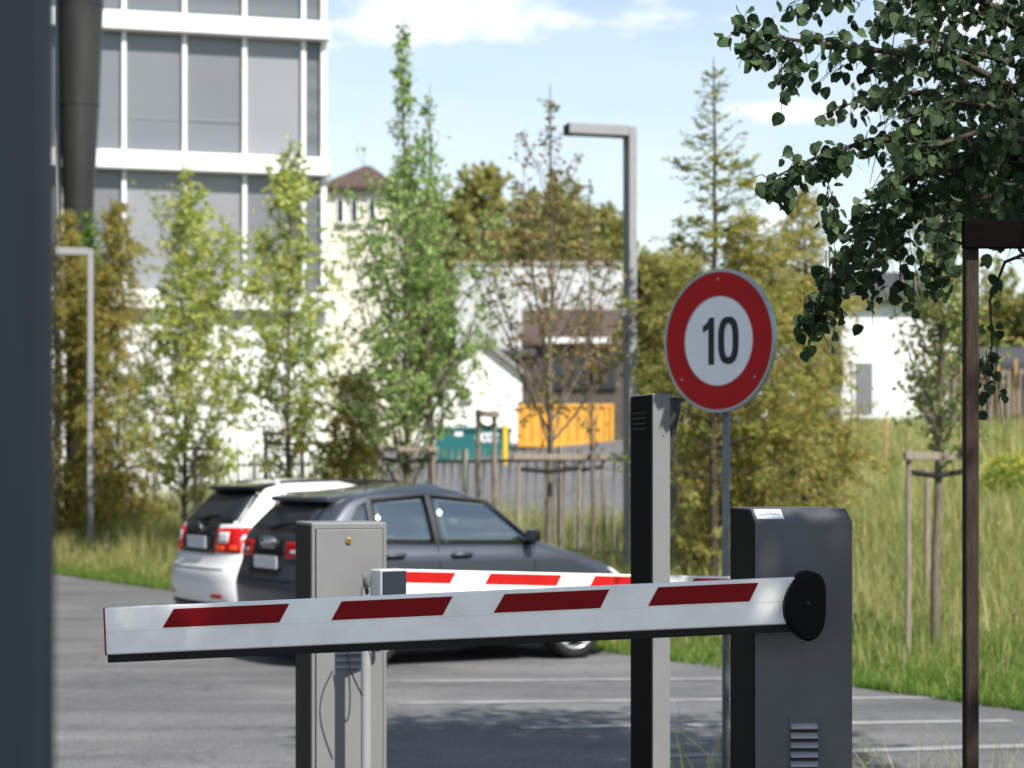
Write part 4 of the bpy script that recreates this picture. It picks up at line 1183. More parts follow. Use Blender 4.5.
# containers
def container(name, label, px0, px1, d, y0, y1, paint, depth, ribs, text=None, cat='container'):
    A, B = at(px0, y0, d), at(px1, y1, d)
    g = Vector((A.x, d, ground_z((A.x + B.x) / 2, d) - 0.02))
    t = thing(name, label, cat, g, R(-4))
    W_, H_ = B.x - A.x, A.z - g.z
    MB().box((W_ / 2, depth / 2, H_ / 2 + 0.03), (W_ - 0.08, depth - 0.08, H_ - 0.10)).build('body', paint, t, bevel=0.01)
    rb = None
    for i in range(ribs):
        x = 0.06 + (W_ - 0.12) * (i + 0.5) / ribs
        rb_me = MB().prism([(-0.06, 0.05), (-0.035, -0.0), (0.035, -0.0), (0.06, 0.05)], 0.12, H_ - 0.10, lambda a, b, dd: Vector((x + a, b, dd))).build('rib', paint, t)
    for (c_, s_) in (((W_ / 2, depth / 2, 0.07), (W_ + 0.02, depth + 0.02, 0.13)), ((W_ / 2, depth / 2, H_ - 0.05), (W_ + 0.02, depth + 0.02, 0.10))):
        MB().box(c_, s_).build('frame_rail', paint, t, bevel=0.01)
    for x in (0.03, W_ - 0.03):
        MB().box((x, 0.02, H_ / 2), (0.09, 0.09, H_ - 0.22)).build('corner_post', paint, t)
    return t, W_, H_
container('skip_container', 'orange steel container standing beyond the fence', 518, 613, 57, 404, 450, 'orange_paint', 2.2, 10)
tc_, W_, H_ = container('skip_container', 'teal steel container with white lettering, beside the yellow bollard', 436, 507, 55, 427, 466, 'teal_paint', 2.0, 0)
# blurred white lettering on the teal container: rounded forms whose words cannot be read
lx_ = W_ * 0.60
for k, kind in enumerate('oooo'):
    m = MB(); cx_ = lx_ + 0.155 * k; cz_ = H_ * 0.68
    m.tube([Vector((cx_ + 0.062 * math.cos(a), 0.03, cz_ + 0.115 * math.sin(a))) for a in np.linspace(0.4 * (k % 2), 2 * math.pi - 0.5 * (k % 2), 18)], 0.030, 6).build('letter', 'white_paint', tc_)
MB().box((W_ * 0.32, 0.035, H_ * 0.80), (0.22, 0.02, 0.13)).build('label_plate', 'white_paint', tc_)
g = on_ground(505, 50)
yb = thing('bollard', 'yellow bollard post beside the teal container', 'bollard', g)
MB().tube([(0, 0, 0), (0, 0, 1.0)], 0.062, 14).build('post', 'yellow_paint', yb); MB().tube([(0, 0, 1.0), (0, 0, 1.03)], [0.062, 0.03], 14).build('cap', 'yellow_paint', yb)

# plank fence at the top right
pfz = thing('plank_fence', 'weathered wooden plank fence at the top of the meadow', 'fence', on_ground(930, 44))
o0 = Vector(pfz.location)
n = 24
pl_me = None
for i in range(n):
    px = 926 + i * 6.0
    p = on_ground(px, 44 - i * 0.10) - o0
    h = 1.15 + 0.05 * random.random()
    if pl_me is None:
        ob = MB().box((0, 0, 0.5), (0.105, 0.022, 1.0)).build('plank', 'wood_grey', pfz, bevel=0.004); ob.location = p; ob.scale = (1, 1, h * 1.1); pl_me = ob.data
        ob2 = MB().box((0, 0, 0.5), (0.105, 0.022, 1.0)).build('plank', 'wood_orange', pfz, bevel=0.004); pl2 = ob2.data; ob2.location = p + Vector((0.13, 0, 0)); ob2.scale = (0.4, 1, 1.25)
    else:
        share('plank', pl_me if i % 3 else pl2, pfz, p, random.uniform(-0.03, 0.03), (1 if i % 3 else 0.55, 1, h * (1.1 if i % 3 else 1.28)))
a = on_ground(926, 44) - o0; b = on_ground(926 + 6.0 * 23, 44 - 2.3) - o0
for z in (0.3, 0.95):
    MB().tube([a + Vector((0, 0.05, z)), b + Vector((0, 0.05, z))], 0.035, 4).build('rail', 'wood_grey', pfz)

# single stakes in the meadow
for (px, d, top, w, label) in ((886, 33, 416, 3.0, 'orange wooden stake in the meadow below the white house'), (853.5, 36, 428, 2.4, 'pale wooden stake beside the olive conifers'),
                               (927, 18.0, 470, 6.0, 'grey wooden stake behind the staked young tree')):
    g = on_ground(px, d); H_ = CH + (HZ - top) / F * d - g.z; w_ = w / F * d
    st_ = thing('wooden_stake', label, 'stake', g, 0.3)
    MB().tube([(0, 0, -0.05), (0, 0, H_ - 0.03), (0, 0, H_)], [w_ * 0.55, w_ * 0.5, w_ * 0.2], 8).build('shaft', 'wood_orange' if px < 900 and px > 860 else 'wood_grey', st_)

# ------------------------------------------------------------------ trees
def leaf_quads(P, A, size, aspect, rg, curl=0.18):
    """one folded leaf per point; P (n,3), A (n,3) axis directions, size (n,)"""
    n = len(P)
    rnd = rg.normal(size=(n, 3)); B = np.cross(A, rnd); B /= (np.linalg.norm(B, axis=1, keepdims=True) + 1e-9)
    N = np.cross(A, B)
    L = size[:, None]; Wd = (size * aspect)[:, None]
    v0 = P; v2 = P + A * L + N * L * curl * 0.5
    mid = P + A * L * 0.48
    v1 = mid + B * Wd * 0.5 + N * L * curl; v3 = mid - B * Wd * 0.5 + N * L * curl
    V = np.stack([v0, v1, v2, v3], 1).reshape(-1, 3)
    idx = np.arange(n)[:, None] * 4
    Fq = np.concatenate([idx + np.array([[0, 1, 2]]), idx + np.array([[0, 2, 3]])], 1).reshape(-1, 3)
    return V, Fq

def unit(v): return v / (np.linalg.norm(v, axis=-1, keepdims=True) + 1e-9)

def grow(H, spread, style, rg, h0=0.2, nb=40, trunk_r=0.04, up=0.9, twigs=5, leaves_per_twig=6, tw_len=0.25, lean=(0, 0), prof=None, clear=None):
    """returns wood (list of polylines with radii) and leaf anchors (points, axes); a leader with side branches and twigs"""
    wood = []; LP = []; LA = []
    K = 12
    wob = np.cumsum(rg.normal(0, 0.012 * H / 5, size=(K + 1, 2)), 0)
    lead = np.array([[lean[0] * (i / K) + wob[i, 0], lean[1] * (i / K) + wob[i, 1], H * i / K] for i in range(K + 1)]); lead[0, :2] = 0
    rad = trunk_r * (1 - np.linspace(0, 1, K + 1)) ** 0.8 + 0.004
    wood.append((lead, rad))
    def lead_at(h): return np.array([np.interp(h * K, np.arange(K + 1), lead[:, k]) for k in range(3)])
    az = rg.uniform(0, 6.28)
    for i in range(nb):
        f = (i + rg.uniform(0.1, 0.9)) / nb
        h = h0 + (0.97 - h0) * f
        az += 2.4 + rg.normal(0, 0.3)
        L = spread * (prof(f) if prof else (1 - f) ** 0.7 * min(1, 0.35 + f * 3)) * rg.uniform(0.40, 1.25)
        full = rg.choice([0.25, 0.6, 1.0, 1.4, 1.8])
        if L < 0.06: L = 0.06
        el = {'birch': rg.uniform(0.6, 1.1), 'conifer': 0.10 + 0.5 * f + rg.normal(0, 0.1), 'cypress': 0.25 + 0.5 * f + rg.normal(0, 0.28), 'sparse': rg.uniform(0.75, 1.15)}[style]
        b = lead_at(h)
        d = np.array([math.cos(az) * math.cos(el), math.sin(az) * math.cos(el), math.sin(el)])
        pts = [b]; cur = b; n = 5
        for k in range(n):
            if style == 'conifer': d = unit(d + np.array([0, 0, 0.04]) + rg.normal(0, 0.06, 3))
            elif style == 'cypress': d = unit(d + np.array([0, 0, 0.02 - 0.05 * k]) + rg.normal(0, 0.13, 3))
            elif style == 'birch': d = unit(d + np.array([0, 0, (up - 0.9 * k / n) * 0.12]) + rg.normal(0, 0.10, 3))
            else: d = unit(d + np.array([0, 0, 0.08]) + rg.normal(0, 0.09, 3))
            ln = L / max(0.35, math.cos(el)) if style not in ('conifer', 'cypress') else L
            cur = cur + d * ln / n; pts.append(cur)
        pts = np.array(pts)
        r0 = min(trunk_r * 0.45, 0.006 + 0.010 * L) * (1 - 0.5 * f)
        wood.append((pts, np.linspace(r0, 0.0025, n + 1)))
        nt = max(2, int(twigs * (0.4 + L / spread)))
        for j in range(nt):
            s_ = rg.uniform(0.15, 1.0) * n; k = min(int(s_), n - 1)
            p = pts[k] + (pts[k + 1] - pts[k]) * (s_ - k)
            base_d = unit(pts[k + 1] - pts[k])
            if style == 'conifer':
                side = np.cross(base_d, [0, 0, 1.0]) * (1 if j % 2 else -1)
                td = unit(base_d * 0.7 + side * 0.9 + np.array([0, 0, rg.normal(-0.05, 0.22)]))
            elif style == 'cypress':
                side = np.cross(base_d, [0, 0, 1.0]) * rg.uniform(-1, 1)
                td = unit(base_d * 0.5 + side * 0.8 + rg.normal(0, 0.3, 3) + np.array([0, 0, rg.normal(-0.20, 0.45)]))
            else:
                td = unit(base_d * 0.5 + rg.normal(0, 0.75, 3) + np.array([0, 0, 0.1 if style == 'sparse' else -0.12]))
            tl = tw_len * rg.uniform(0.5, 1.3) * (0.5 + 0.5 * (1 - s_ / n) + 0.2) * min(1.0, 0.22 + 1.7 * L / spread)
            q = np.array([p, p + td * tl * 0.55, p + td * tl + np.array([0, 0, -0.15 * tl])])
            wood.append((q, np.array([0.0028, 0.0018, 0.001])))
            m_ = max(1, int(leaves_per_twig * rg.uniform(0.6, 1.4) * full * min(1.0, 0.35 + 1.5 * L / spread)))
            s2 = rg.uniform(0.1, 1.0, m_)
            lp = q[0] + (q[2] - q[0]) * s2[:, None] + rg.normal(0, 0.012, (m_, 3))
            if style == 'conifer':
                sd_ = np.cross(td, [0, 0, 1.0]); sgn = rg.choice([-1, 1], m_)[:, None]
                la = unit(td * 0.6 + sd_ * sgn + rg.normal(0, 0.25, (m_, 3)))
            elif style == 'cypress':
                la = unit(td * 0.6 + rg.normal(0, 0.55, (m_, 3)) + np.array([0, 0, -0.25]))
            else:
                la = unit(td * 0.3 + rg.normal(0, 0.7, (m_, 3)) + np.array([0, 0, -0.45]))
            LP.append(lp); LA.append(la)
    return wood, np.concatenate(LP), np.concatenate(LA)

def wood_mesh(wood, min_r=0.0, n=5):
    m = MB()
    for k, (pts, rad) in enumerate(wood):
        if rad[0] < min_r: continue
        m.tube([Vector(p) for p in pts], [float(r_) for r_ in rad], 8 if k == 0 else (n if rad[0] > 0.004 else 3), cap=False)
    return m

LM = {
 'yellowgreen': leaf_mat('leaf_yellowgreen', [(0.0, (0.188, 0.255, 0.054)), (0.4, (0.316, 0.368, 0.101)), (0.75, (0.460, 0.481, 0.150)), (1.0, (0.550, 0.524, 0.190))], 0.5),
 'green': leaf_mat('leaf_green', [(0.0, (0.116, 0.198, 0.047)), (0.5, (0.216, 0.326, 0.096)), (0.85, (0.374, 0.467, 0.190)), (1.0, (0.518, 0.524, 0.231))], 0.5),
 'olive': leaf_mat('leaf_olive', [(0.0, (0.110, 0.144, 0.029)), (0.5, (0.207, 0.228, 0.052)), (0.85, (0.317, 0.300, 0.075)), (1.0, (0.415, 0.300, 0.081))], 0.5),
 'russet': leaf_mat('leaf_russet', [(0.0, (0.153, 0.177, 0.041)), (0.45, (0.271, 0.277, 0.071)), (0.8, (0.413, 0.342, 0.094)), (1.0, (0.472, 0.271, 0.094))], 0.5),
 'rustgreen': leaf_mat('leaf_rustgreen', [(0.0, (0.08, 0.11, 0.03)), (0.45, (0.16, 0.17, 0.05)), (0.7, (0.26, 0.18, 0.07)), (1.0, (0.28, 0.12, 0.05))]),
 'mixed': leaf_mat('leaf_mixed', [(0.0, (0.14, 0.22, 0.07)), (0.55, (0.25, 0.32, 0.11)), (0.85, (0.36, 0.35, 0.13)), (1.0, (0.42, 0.24, 0.10))], 0.5),
 'far': leaf_mat('leaf_far', [(0.0, (0.153, 0.165, 0.053)), (0.5, (0.236, 0.236, 0.071)), (1.0, (0.330, 0.295, 0.094))], 0.35),
 'gold': leaf_mat('leaf_gold', [(0.0, (0.18, 0.20, 0.05)), (0.4, (0.29, 0.295, 0.085)), (0.78, (0.41, 0.365, 0.12)), (1.0, (0.45, 0.30, 0.10))], 0.5),
 'bright': leaf_mat('leaf_bright', [(0.0, (0.06, 0.12, 0.02)), (0.6, (0.10, 0.19, 0.03)), (1.0, (0.16, 0.25, 0.05))]),
 'aspen': leaf_mat('leaf_aspen', [(0.0, (0.018, 0.034, 0.016)), (0.6, (0.034, 0.062, 0.026)), (1.0, (0.075, 0.12, 0.05))], 0.25, 0.55, 0.18),
}
def tree(label, px, d, top, width_px, style, leafm, leaf=0.06, aspect=0.7, seed=1, group=None, name='young_tree', bark='bark', cat='tree', base=None, **kw):
    rg = np.random.default_rng(seed)
    g = on_ground(px, d) if base is None else base
    H = CH + (HZ - top) / F * d - g.z
    spread = width_px / 2 / F * d
    wood, P, A = grow(H, spread, style, rg, **kw)
    t = thing(name, label, cat, g, 0, group)
    wood_mesh(wood).build('trunk', bark, t, smooth=True)
    sz = leaf * rg.uniform(0.6, 1.25, len(P))
    V, Fc = leaf_quads(P, A, sz, aspect, rg)
    o = np_mesh('crown', V, Fc, LM[leafm], t)
    o['kind'] = 'stuff'
    return t

gt = 'young trees along the fence'
tree('russet green feathery conifer beside the blue foreground post', 66, 36.5, 205, 120, 'cypress', 'russet', 0.10, 0.28, 11, gt, 'conifer_tree', 'bark_dark', nb=135, h0=0.02, twigs=13, leaves_per_twig=17, tw_len=0.55, prof=lambda f: (1 - f) ** 0.5)
tree('olive brown feathery conifer just right of the pale street lamp', 117, 35.5, 196, 112, 'cypress', 'russet', 0.10, 0.28, 12, gt, 'conifer_tree', 'bark_dark', nb=130, h0=0.02, twigs=13, leaves_per_twig=17, tw_len=0.55, prof=lambda f: (1 - f) ** 0.5)
tree('small bright green tree in front of the dark flue', 82, 38.5, 206, 44, 'birch', 'bright', 0.11, 0.7, 13, None, nb=30, h0=0.62, twigs=12, leaves_per_twig=8, tw_len=0.4)
tree('bushy yellow green birch between the olive conifer and the white wall', 186, 31.6, 158, 260, 'birch', 'yellowgreen', 0.078, 0.70, 14, gt, nb=86, h0=0.08, twigs=20, leaves_per_twig=12, tw_len=0.6, prof=lambda f: (1 - f) ** 1.0 * min(1, 0.6 + 2 * f))
tree('slender yellow green birch in front of the office corner', 290, 28.3, 134, 180, 'birch', 'yellowgreen', 0.072, 0.70, 15, gt, nb=70, h0=0.16, twigs=18, leaves_per_twig=11, tw_len=0.5, prof=lambda f: (1 - f) ** 0.7 * min(1, 0.45 + 2 * f) * 0.85)
tree('tall fresh green birch with a pointed top, above the dark car', 404, 25.0, 12, 350, 'birch', 'green', 0.066, 0.70, 16, gt, nb=100, h0=0.13, twigs=19, leaves_per_twig=11, tw_len=0.48, trunk_r=0.05, prof=lambda f: (1 - f) ** 1.8 * min(1, 0.6 + 2 * f) + 0.015)
tree('lower leafy birch stem leaning against the tall pointed birch', 434, 25.4, 84, 96, 'birch', 'green', 0.072, 0.66, 17, gt, nb=38, h0=0.34, twigs=10, leaves_per_twig=7, tw_len=0.36)
tree('low russet conifer bush behind the white car', 352, 27.0, 372, 120, 'cypress', 'russet', 0.11, 0.32, 18, None, 'conifer_bush', 'bark_dark', cat='bush', nb=55, h0=0.04, twigs=12, leaves_per_twig=12, tw_len=0.45, prof=lambda f: (1 - f) ** 0.4)
tree('sparse brown leaved young tree with a bare crown, before the orange container', 548, 21.0, 84, 250, 'sparse', 'rustgreen', 0.060, 0.66, 19, gt, nb=52, h0=0.26, twigs=12, leaves_per_twig=5, tw_len=0.40, trunk_r=0.035, prof=lambda f: (1 - f) ** 1.35 * 1.05 + 0.025)
tree('thin sparse sapling beside the street lamp pole', 592, 23.5, 185, 90, 'sparse', 'rustgreen', 0.06, 0.66, 20, gt, nb=34, h0=0.3, twigs=10, leaves_per_twig=5, tw_len=0.34, trunk_r=0.025)
tree('tall airy conifer with a pointed crown, above the speed sign', 716, 20.0, 56, 225, 'conifer', 'olive', 0.095, 0.28, 21, gt, 'conifer_tree', 'bark_dark', nb=72, h0=0.2, twigs=9, leaves_per_twig=8, tw_len=0.34, trunk_r=0.045, prof=lambda f: (1 - f) ** 0.85 * 0.95 + 0.02)
tree('dense olive conifer left of the speed sign', 682, 25.0, 242, 116, 'cypress', 'gold', 0.085, 0.28, 22, gt, 'conifer_tree', 'bark_dark', nb=95, h0=0.02, twigs=13, leaves_per_twig=19, tw_len=0.5, prof=lambda f: (1 - f) ** 0.5)
tree('dense golden olive conifer directly behind the speed sign', 746, 20.8, 212, 190, 'cypress', 'gold', 0.072, 0.28, 23, gt, 'conifer_tree', 'bark_dark', nb=110, h0=0.02, twigs=15, leaves_per_twig=22, tw_len=0.55, prof=lambda f: (1 - f) ** 0.45)
tree('olive conifer right of the speed sign, next to the white house', 804, 22.0, 182, 150, 'cypress', 'gold', 0.075, 0.28, 24, gt, 'conifer_tree', 'bark_dark', nb=100, h0=0.02, twigs=13, leaves_per_twig=21, tw_len=0.5, prof=lambda f: (1 - f) ** 0.6)
tree('staked young tree with thin reddish green crown on the meadow', 935, 15.4, 205, 140, 'sparse', 'mixed', 0.05, 0.65, 25, None, bark='bark', nb=62, h0=0.40, twigs=12, leaves_per_twig=7, tw_len=0.28, trunk_r=0.036, prof=lambda f: (1 - f) ** 0.5 * 0.85 + 0.06)
for i, (px, d, top, wpx, lf, lab, seed) in enumerate((
        (465, 130, 186, 70, 'far', 'far round olive tree beside the tall birch', 31), (530, 138, 205, 66, 'far', 'far olive tree above the white warehouse, first of three', 32),
        (562, 135, 196, 76, 'far', 'far olive tree above the white warehouse, middle of three', 33), (600, 140, 212, 66, 'far', 'far olive tree above the white warehouse, beside the lamp pole', 34),
        (1010, 60, 318, 90, 'far', 'far tree behind the dark roofed shed', 35), (655, 60, 262, 60, 'far', 'far tree between lamp pole and airy conifer', 36), (410, 135, 215, 90, 'far', 'far tree behind the tall birch', 37))):
    tree(lab, px, d, top, wpx * 1.5, 'birch', lf, 0.5 if d > 90 else 0.2, 0.75, seed, 'far trees', 'distant_tree', nb=90, h0=0.10, twigs=18, leaves_per_twig=9, tw_len=1.5 if d > 90 else 0.6, trunk_r=0.14, prof=lambda f: (1 - f ** 2.2) ** 0.5 * min(1, 0.6 + f))

# stake frames round the young trees
def stake_frame(label, posts, d, rail_y, mat_='wood_grey', w_px=4.5, strap_px=None, base_d=None, double=False):
    g = on_ground((posts[0] + posts[-1]) / 2, d)
    t = thing('tree_stake_frame', label, 'tree stake', g, 0, 'tree stake frames')
    w = w_px / F * d / 2
    zt_ = CH + (HZ - rail_y) / F * d - g.z
    for i, px in enumerate(posts):
        dd = d + (0.25 if i % 2 else -0.1)
        q = on_ground(px, dd) - g
        MB().tube([(q.x, q.y, q.z - 0.1), (q.x + random.uniform(-.02, .02), q.y, zt_ + 0.06 + random.uniform(-0.04, 0.03))], [w * 1.05, w * 0.95], 9).build('stake', mat_, t, smooth=False)
    a = on_ground(posts[0], d - 0.1) - g; b = on_ground(posts[-1], d + (0.25 if len(posts) % 2 == 0 else -0.1)) - g
    dx = (b - a).normalized() * (w * 1.8)
    m = MB(); m.box(((a.x + b.x) / 2, (a.y + b.y) / 2 - w - 0.02, zt_), ((b - a).length + w * 4, 0.04, 0.062), Matrix.Rotation(math.atan2(b.y - a.y, b.x - a.x), 3, 'Z')).build('cross_rail', mat_, t, bevel=0.006)
    # woven tie to the trunk
    MB().tube([(a.x, a.y, zt_ - 0.12), ((a.x + b.x) / 2, (a.y + b.y) / 2 + 0.06, zt_ - 0.15), (b.x, b.y, zt_ - 0.11)], 0.022, 6).build('tie', 'strap', t, smooth=True)
    return t
stake_frame('grey wooden stake frame at the foot of the tall birch', (380.5, 434), 24.7, 449)
stake_frame('weathered stake frame around the sparse brown tree trunk', (517, 580), 20.6, 457)
stake_frame('dark topped stake pair beside the yellow bollard', (479, 496), 22.5, 414, w_px=5)
stake_frame('stake frame behind the sparse brown tree, near the lamp pole', (561, 604), 23.5, 457, w_px=4)
stake_frame('dark stake frame at the slender birch by the white wall', (267, 303), 28.2, 434, w_px=5)
stake_frame('dark stake frame at the bushy birch', (196, 217), 31.4, 449, w_px=5)
stake_frame('stake frame holding the young tree on the meadow', (908, 968), 15.2, 456, w_px=6)

# ------------------------------------------------------------------ near tree (top right) with its post
TB = Vector((2.15, 6.25, 0.05))
nt = thing('poplar_tree', 'dark leafy tree hanging into the top corner over its brown stake', 'tree', TB)
rgn = np.random.default_rng(77)
wood = []; LP = []; LA = []
trunk = np.array([[2.15, 6.25, 0.05], [2.17, 6.27, 1.2], [2.13, 6.24, 2.2], [2.18, 6.3, 3.2], [2.15, 6.3, 4.4], [2.2, 6.25, 5.6]])
wood.append((trunk, np.array([0.06, 0.055, 0.05, 0.042, 0.03, 0.01])))
def px_branch(pts):
    return np.array([list(at(px, py, d)) for px, py, d in pts])
main = [
 [(1190, 205, 6.25), (1060, 110, 6.1), (960, 62, 5.9), (860, 48, 5.75), (795, 40, 5.7), (735, 30, 5.65)],
 [(1190, 235, 6.25), (1060, 170, 6.1), (950, 140, 5.95), (870, 140, 5.85), (815, 158, 5.8), (768, 180, 5.8)],
 [(1190, 255, 6.25), (1050, 190, 6.2), (940, 185, 6.1), (880, 215, 6.0), (842, 262, 5.95), (812, 325, 5.9)],
 [(1190, 180, 6.25), (1060, 40, 6.2), (960, -10, 6.0), (880, -25, 5.9), (820, -8, 5.9), (800, 12, 5.9)],
 [(1190, 215, 6.3), (1060, 120, 6.5), (950, 90, 6.6), (880, 95, 6.6), (830, 110, 6.6)],
 [(1190, 250, 6.25), (1070, 215, 6.5), (960, 200, 6.6), (900, 225, 6.6), (880, 262, 6.6)],
 [(1190, 260, 6.25), (1060, 240, 6.3), (1005, 262, 6.3), (990, 300, 6.3), (992, 345, 6.3), (984, 380, 6.3)],
 [(1190, 215, 6.25), (1060, 150, 5.9), (985, 130, 5.7), (920, 150, 5.6), (885, 185, 5.55)],
 [(1190, 150, 6.25), (1070, 20, 6.0), (990, -40, 5.8), (930, -20, 5.7), (890, 15, 5.65)],
 [(1190, 190, 6.25), (1080, 90, 6.3), (1000, 60, 6.3), (930, 40, 6.25), (880, 60, 6.2)],
 [(1190, 240, 6.25), (1080, 200, 6.0), (1010, 190, 5.8), (960, 205, 5.7), (935, 235, 5.65)],
 [(1190, 120, 6.25), (1090, -30, 6.3), (1010, -70, 6.3), (940, -60, 6.3)],
 [(1190, 225, 6.25), (1080, 150, 6.0), (1010, 110, 5.9), (950, 100, 5.8), (905, 120, 5.75)],
 [(1190, 240, 6.3), (1090, 170, 6.5), (1020, 150, 6.6), (960, 160, 6.6), (915, 190, 6.6)],
 [(1190, 200, 6.3), (1090, 60, 6.5), (1030, 30, 6.6), (970, 10, 6.6), (910, 20, 6.6)],
 [(1190, 250, 6.2), (1080, 215, 5.8), (1020, 205, 5.7), (985, 225, 5.7)],
 [(1190, 245, 6.2), (1060, 160, 6.0), (960, 165, 5.9), (900, 180, 5.85), (862, 225, 5.8), (850, 262, 5.8)],
]
def twig_leaves(p, d, tl, nl, spread=0.025):
    q = np.array([p, p + d * tl * 0.5, p + d * tl + np.array([0, 0, -0.25 * tl])])
    wood.append((q, np.array([0.0022, 0.0016, 0.001])))
    s2 = rgn.uniform(0.1, 1.02, nl)
    LP.append(q[0] + (q[2] - q[0]) * s2[:, None] + rgn.normal(0, spread, (nl, 3)))
    LA.append(unit(rgn.normal(0, 0.55, (nl, 3)) + np.array([0, 0, -0.75])))
hang_i = 6
for bi, pts in enumerate(main):
    B_ = px_branch(pts)
    n = len(B_)
    wood.append((B_, np.linspace(0.016 if bi != hang_i else 0.008, 0.002, n)))
    seglen = np.linalg.norm(np.diff(B_, axis=0), axis=1)
    for k in range(n - 1):
        cnt = int(seglen[k] / 0.0102)
        if bi == hang_i: cnt = int(seglen[k] / 0.03)
        fr = k / (n - 2)
        for j in range(cnt):
            p = B_[k] + (B_[k + 1] - B_[k]) * rgn.uniform()
            d = unit((B_[k + 1] - B_[k]) / seglen[k] * 0.5 + rgn.normal(0, 0.8, 3))
            tl = rgn.uniform(0.05, 0.20 if fr < 0.7 else 0.09) if bi != hang_i else rgn.uniform(0.01, 0.045)
            twig_leaves(p, d, tl, rgn.integers(2, 5) if bi != hang_i else rgn.integers(1, 3), 0.018)
# hanging end sprays
for (px, py, d, ln) in ((812, 300, 5.9, 0.12), (835, 255, 5.95, 0.16), (870, 260, 6.0, 0.14), (905, 270, 6.0, 0.10), (985, 350, 6.3, 0.16), (780, 180, 5.8, 0.05), (830, 195, 5.85, 0.12), (752, 40, 5.65, 0.05), (792, 60, 5.7, 0.09), (930, 262, 5.7, 0.08)):
    p = np.array(at(px, py, d))
    for j in range(6):
        twig_leaves(p + rgn.normal(0, 0.02, 3), unit(np.array([rgn.normal(0, .12), rgn.normal(0, .2), -1.0])), ln * rgn.uniform(0.6, 1.2), 4, 0.013)
# the upper crown, above the frame, spreads over the lane and shades it
def upper_crown(center, radii, nbr, start, per=10, tw=(0.15, 0.4), nl=(3, 7)):
    for i in range(nbr):
        v = unit(rgn.normal(0, 1, 3)); e = np.array(center) + v * np.array(radii) * rgn.uniform(0.55, 1.0) ** 0.5
        s_ = np.array(start) + np.array([0, 0, rgn.uniform(-1.0, 1.0)])
        mid = (s_ + e) / 2 + rgn.normal(0, 0.12, 3) + np.array([0, 0, 0.1])
        B_ = np.array([s_, mid, e]); wood.append((B_, np.array([0.018, 0.009, 0.002])))
        for j in range(per):
            f = rgn.uniform(0.35, 1.0)
            p = s_ * (1 - f) ** 2 + 2 * mid * f * (1 - f) + e * f * f
            twig_leaves(p, unit(rgn.normal(0, 1, 3)), rgn.uniform(*tw), rgn.integers(*nl), 0.03)
upper_crown((2.15, 7.1, 4.3), (1.2, 1.0, 1.2), 42, (2.17, 6.6, 3.8), 12)
upper_crown((3.2, 7.0, 5.7), (1.7, 1.8, 1.2), 170, (2.2, 6.3, 4.6), 13, (0.2, 0.5), (4, 8))
P_all = np.concatenate(LP); A_all = np.concatenate(LA)
# leaves that reach over the sign's place in the picture are thinned so the sky shows as it does
tw_m = wood_mesh(wood, 0.0, 6)
tw_m.build('trunk', 'bark_dark', nt, smooth=True, off=TB)
# leaf outline: rounded triangle with a short stalk, slightly folded
def near_leaf_template():
    out = [(0.0, 0.0), (0.30, 0.06), (0.46, 0.26), (0.44, 0.50), (0.30, 0.74), (0.0, 1.0), (-0.30, 0.74), (-0.44, 0.50), (-0.46, 0.26), (-0.30, 0.06)]
    V = [(0, 0.40, -0.02)] + [(x, y, 0.16 * abs(x) + 0.05 * math.sin(y * 6)) for x, y in out]
    V += [(-0.012, -0.35, 0.05), (0.012, -0.35, 0.05), (0.0, 0.02, 0.0)]
    Fc = [(0, 1 + i, 1 + (i + 1) % len(out)) for i in range(len(out))] + [(11, 12, 13)]
    return np.array(V), np.array(Fc)
TV, TF = near_leaf_template()
def leaf_frames(P, A, size):
    n = len(P); rnd = rgn.normal(size=(n, 3)) * np.array([0.5, 1.0, 0.6]); B = unit(np.cross(A, rnd)); N = np.cross(B, A)
    return B, A, N
size = rgn.uniform(0.025, 0.047, len(P_all))
size = np.where(P_all[:, 2] > 3.4, size * 2.1, size)
Bx, Ay, Nz = leaf_frames(P_all, A_all, size)
sx = np.full(len(P_all), 0.92)
px_ = 512 + F * P_all[:, 0] / P_all[:, 1]; py_ = HZ - F * (P_all[:, 2] - CH) / P_all[:, 1]
inview = (px_ > 722) & (px_ < 1040) & (py_ > -15) & (py_ < 460)
order = np.argsort(np.where(inview, P_all[:, 1] - size * 12, 99))
single = order[:300]
rest = np.setdiff1d(np.arange(len(P_all)), single)
Vr = P_all[rest][:, None, :] + size[rest][:, None, None] * (TV[None, :, 0:1] * sx[rest][:, None, None] * Bx[rest][:, None, :] + TV[None, :, 1:2] * Ay[rest][:, None, :] + TV[None, :, 2:3] * Nz[rest][:, None, :])
Vr = Vr - np.array(TB)
Fr = (np.arange(len(rest))[:, None, None] * len(TV) + TF[None]).reshape(-1, 3)
cr = np_mesh('crown', Vr.reshape(-1, 3), Fr, LM['aspen'], nt); cr['kind'] = 'stuff'
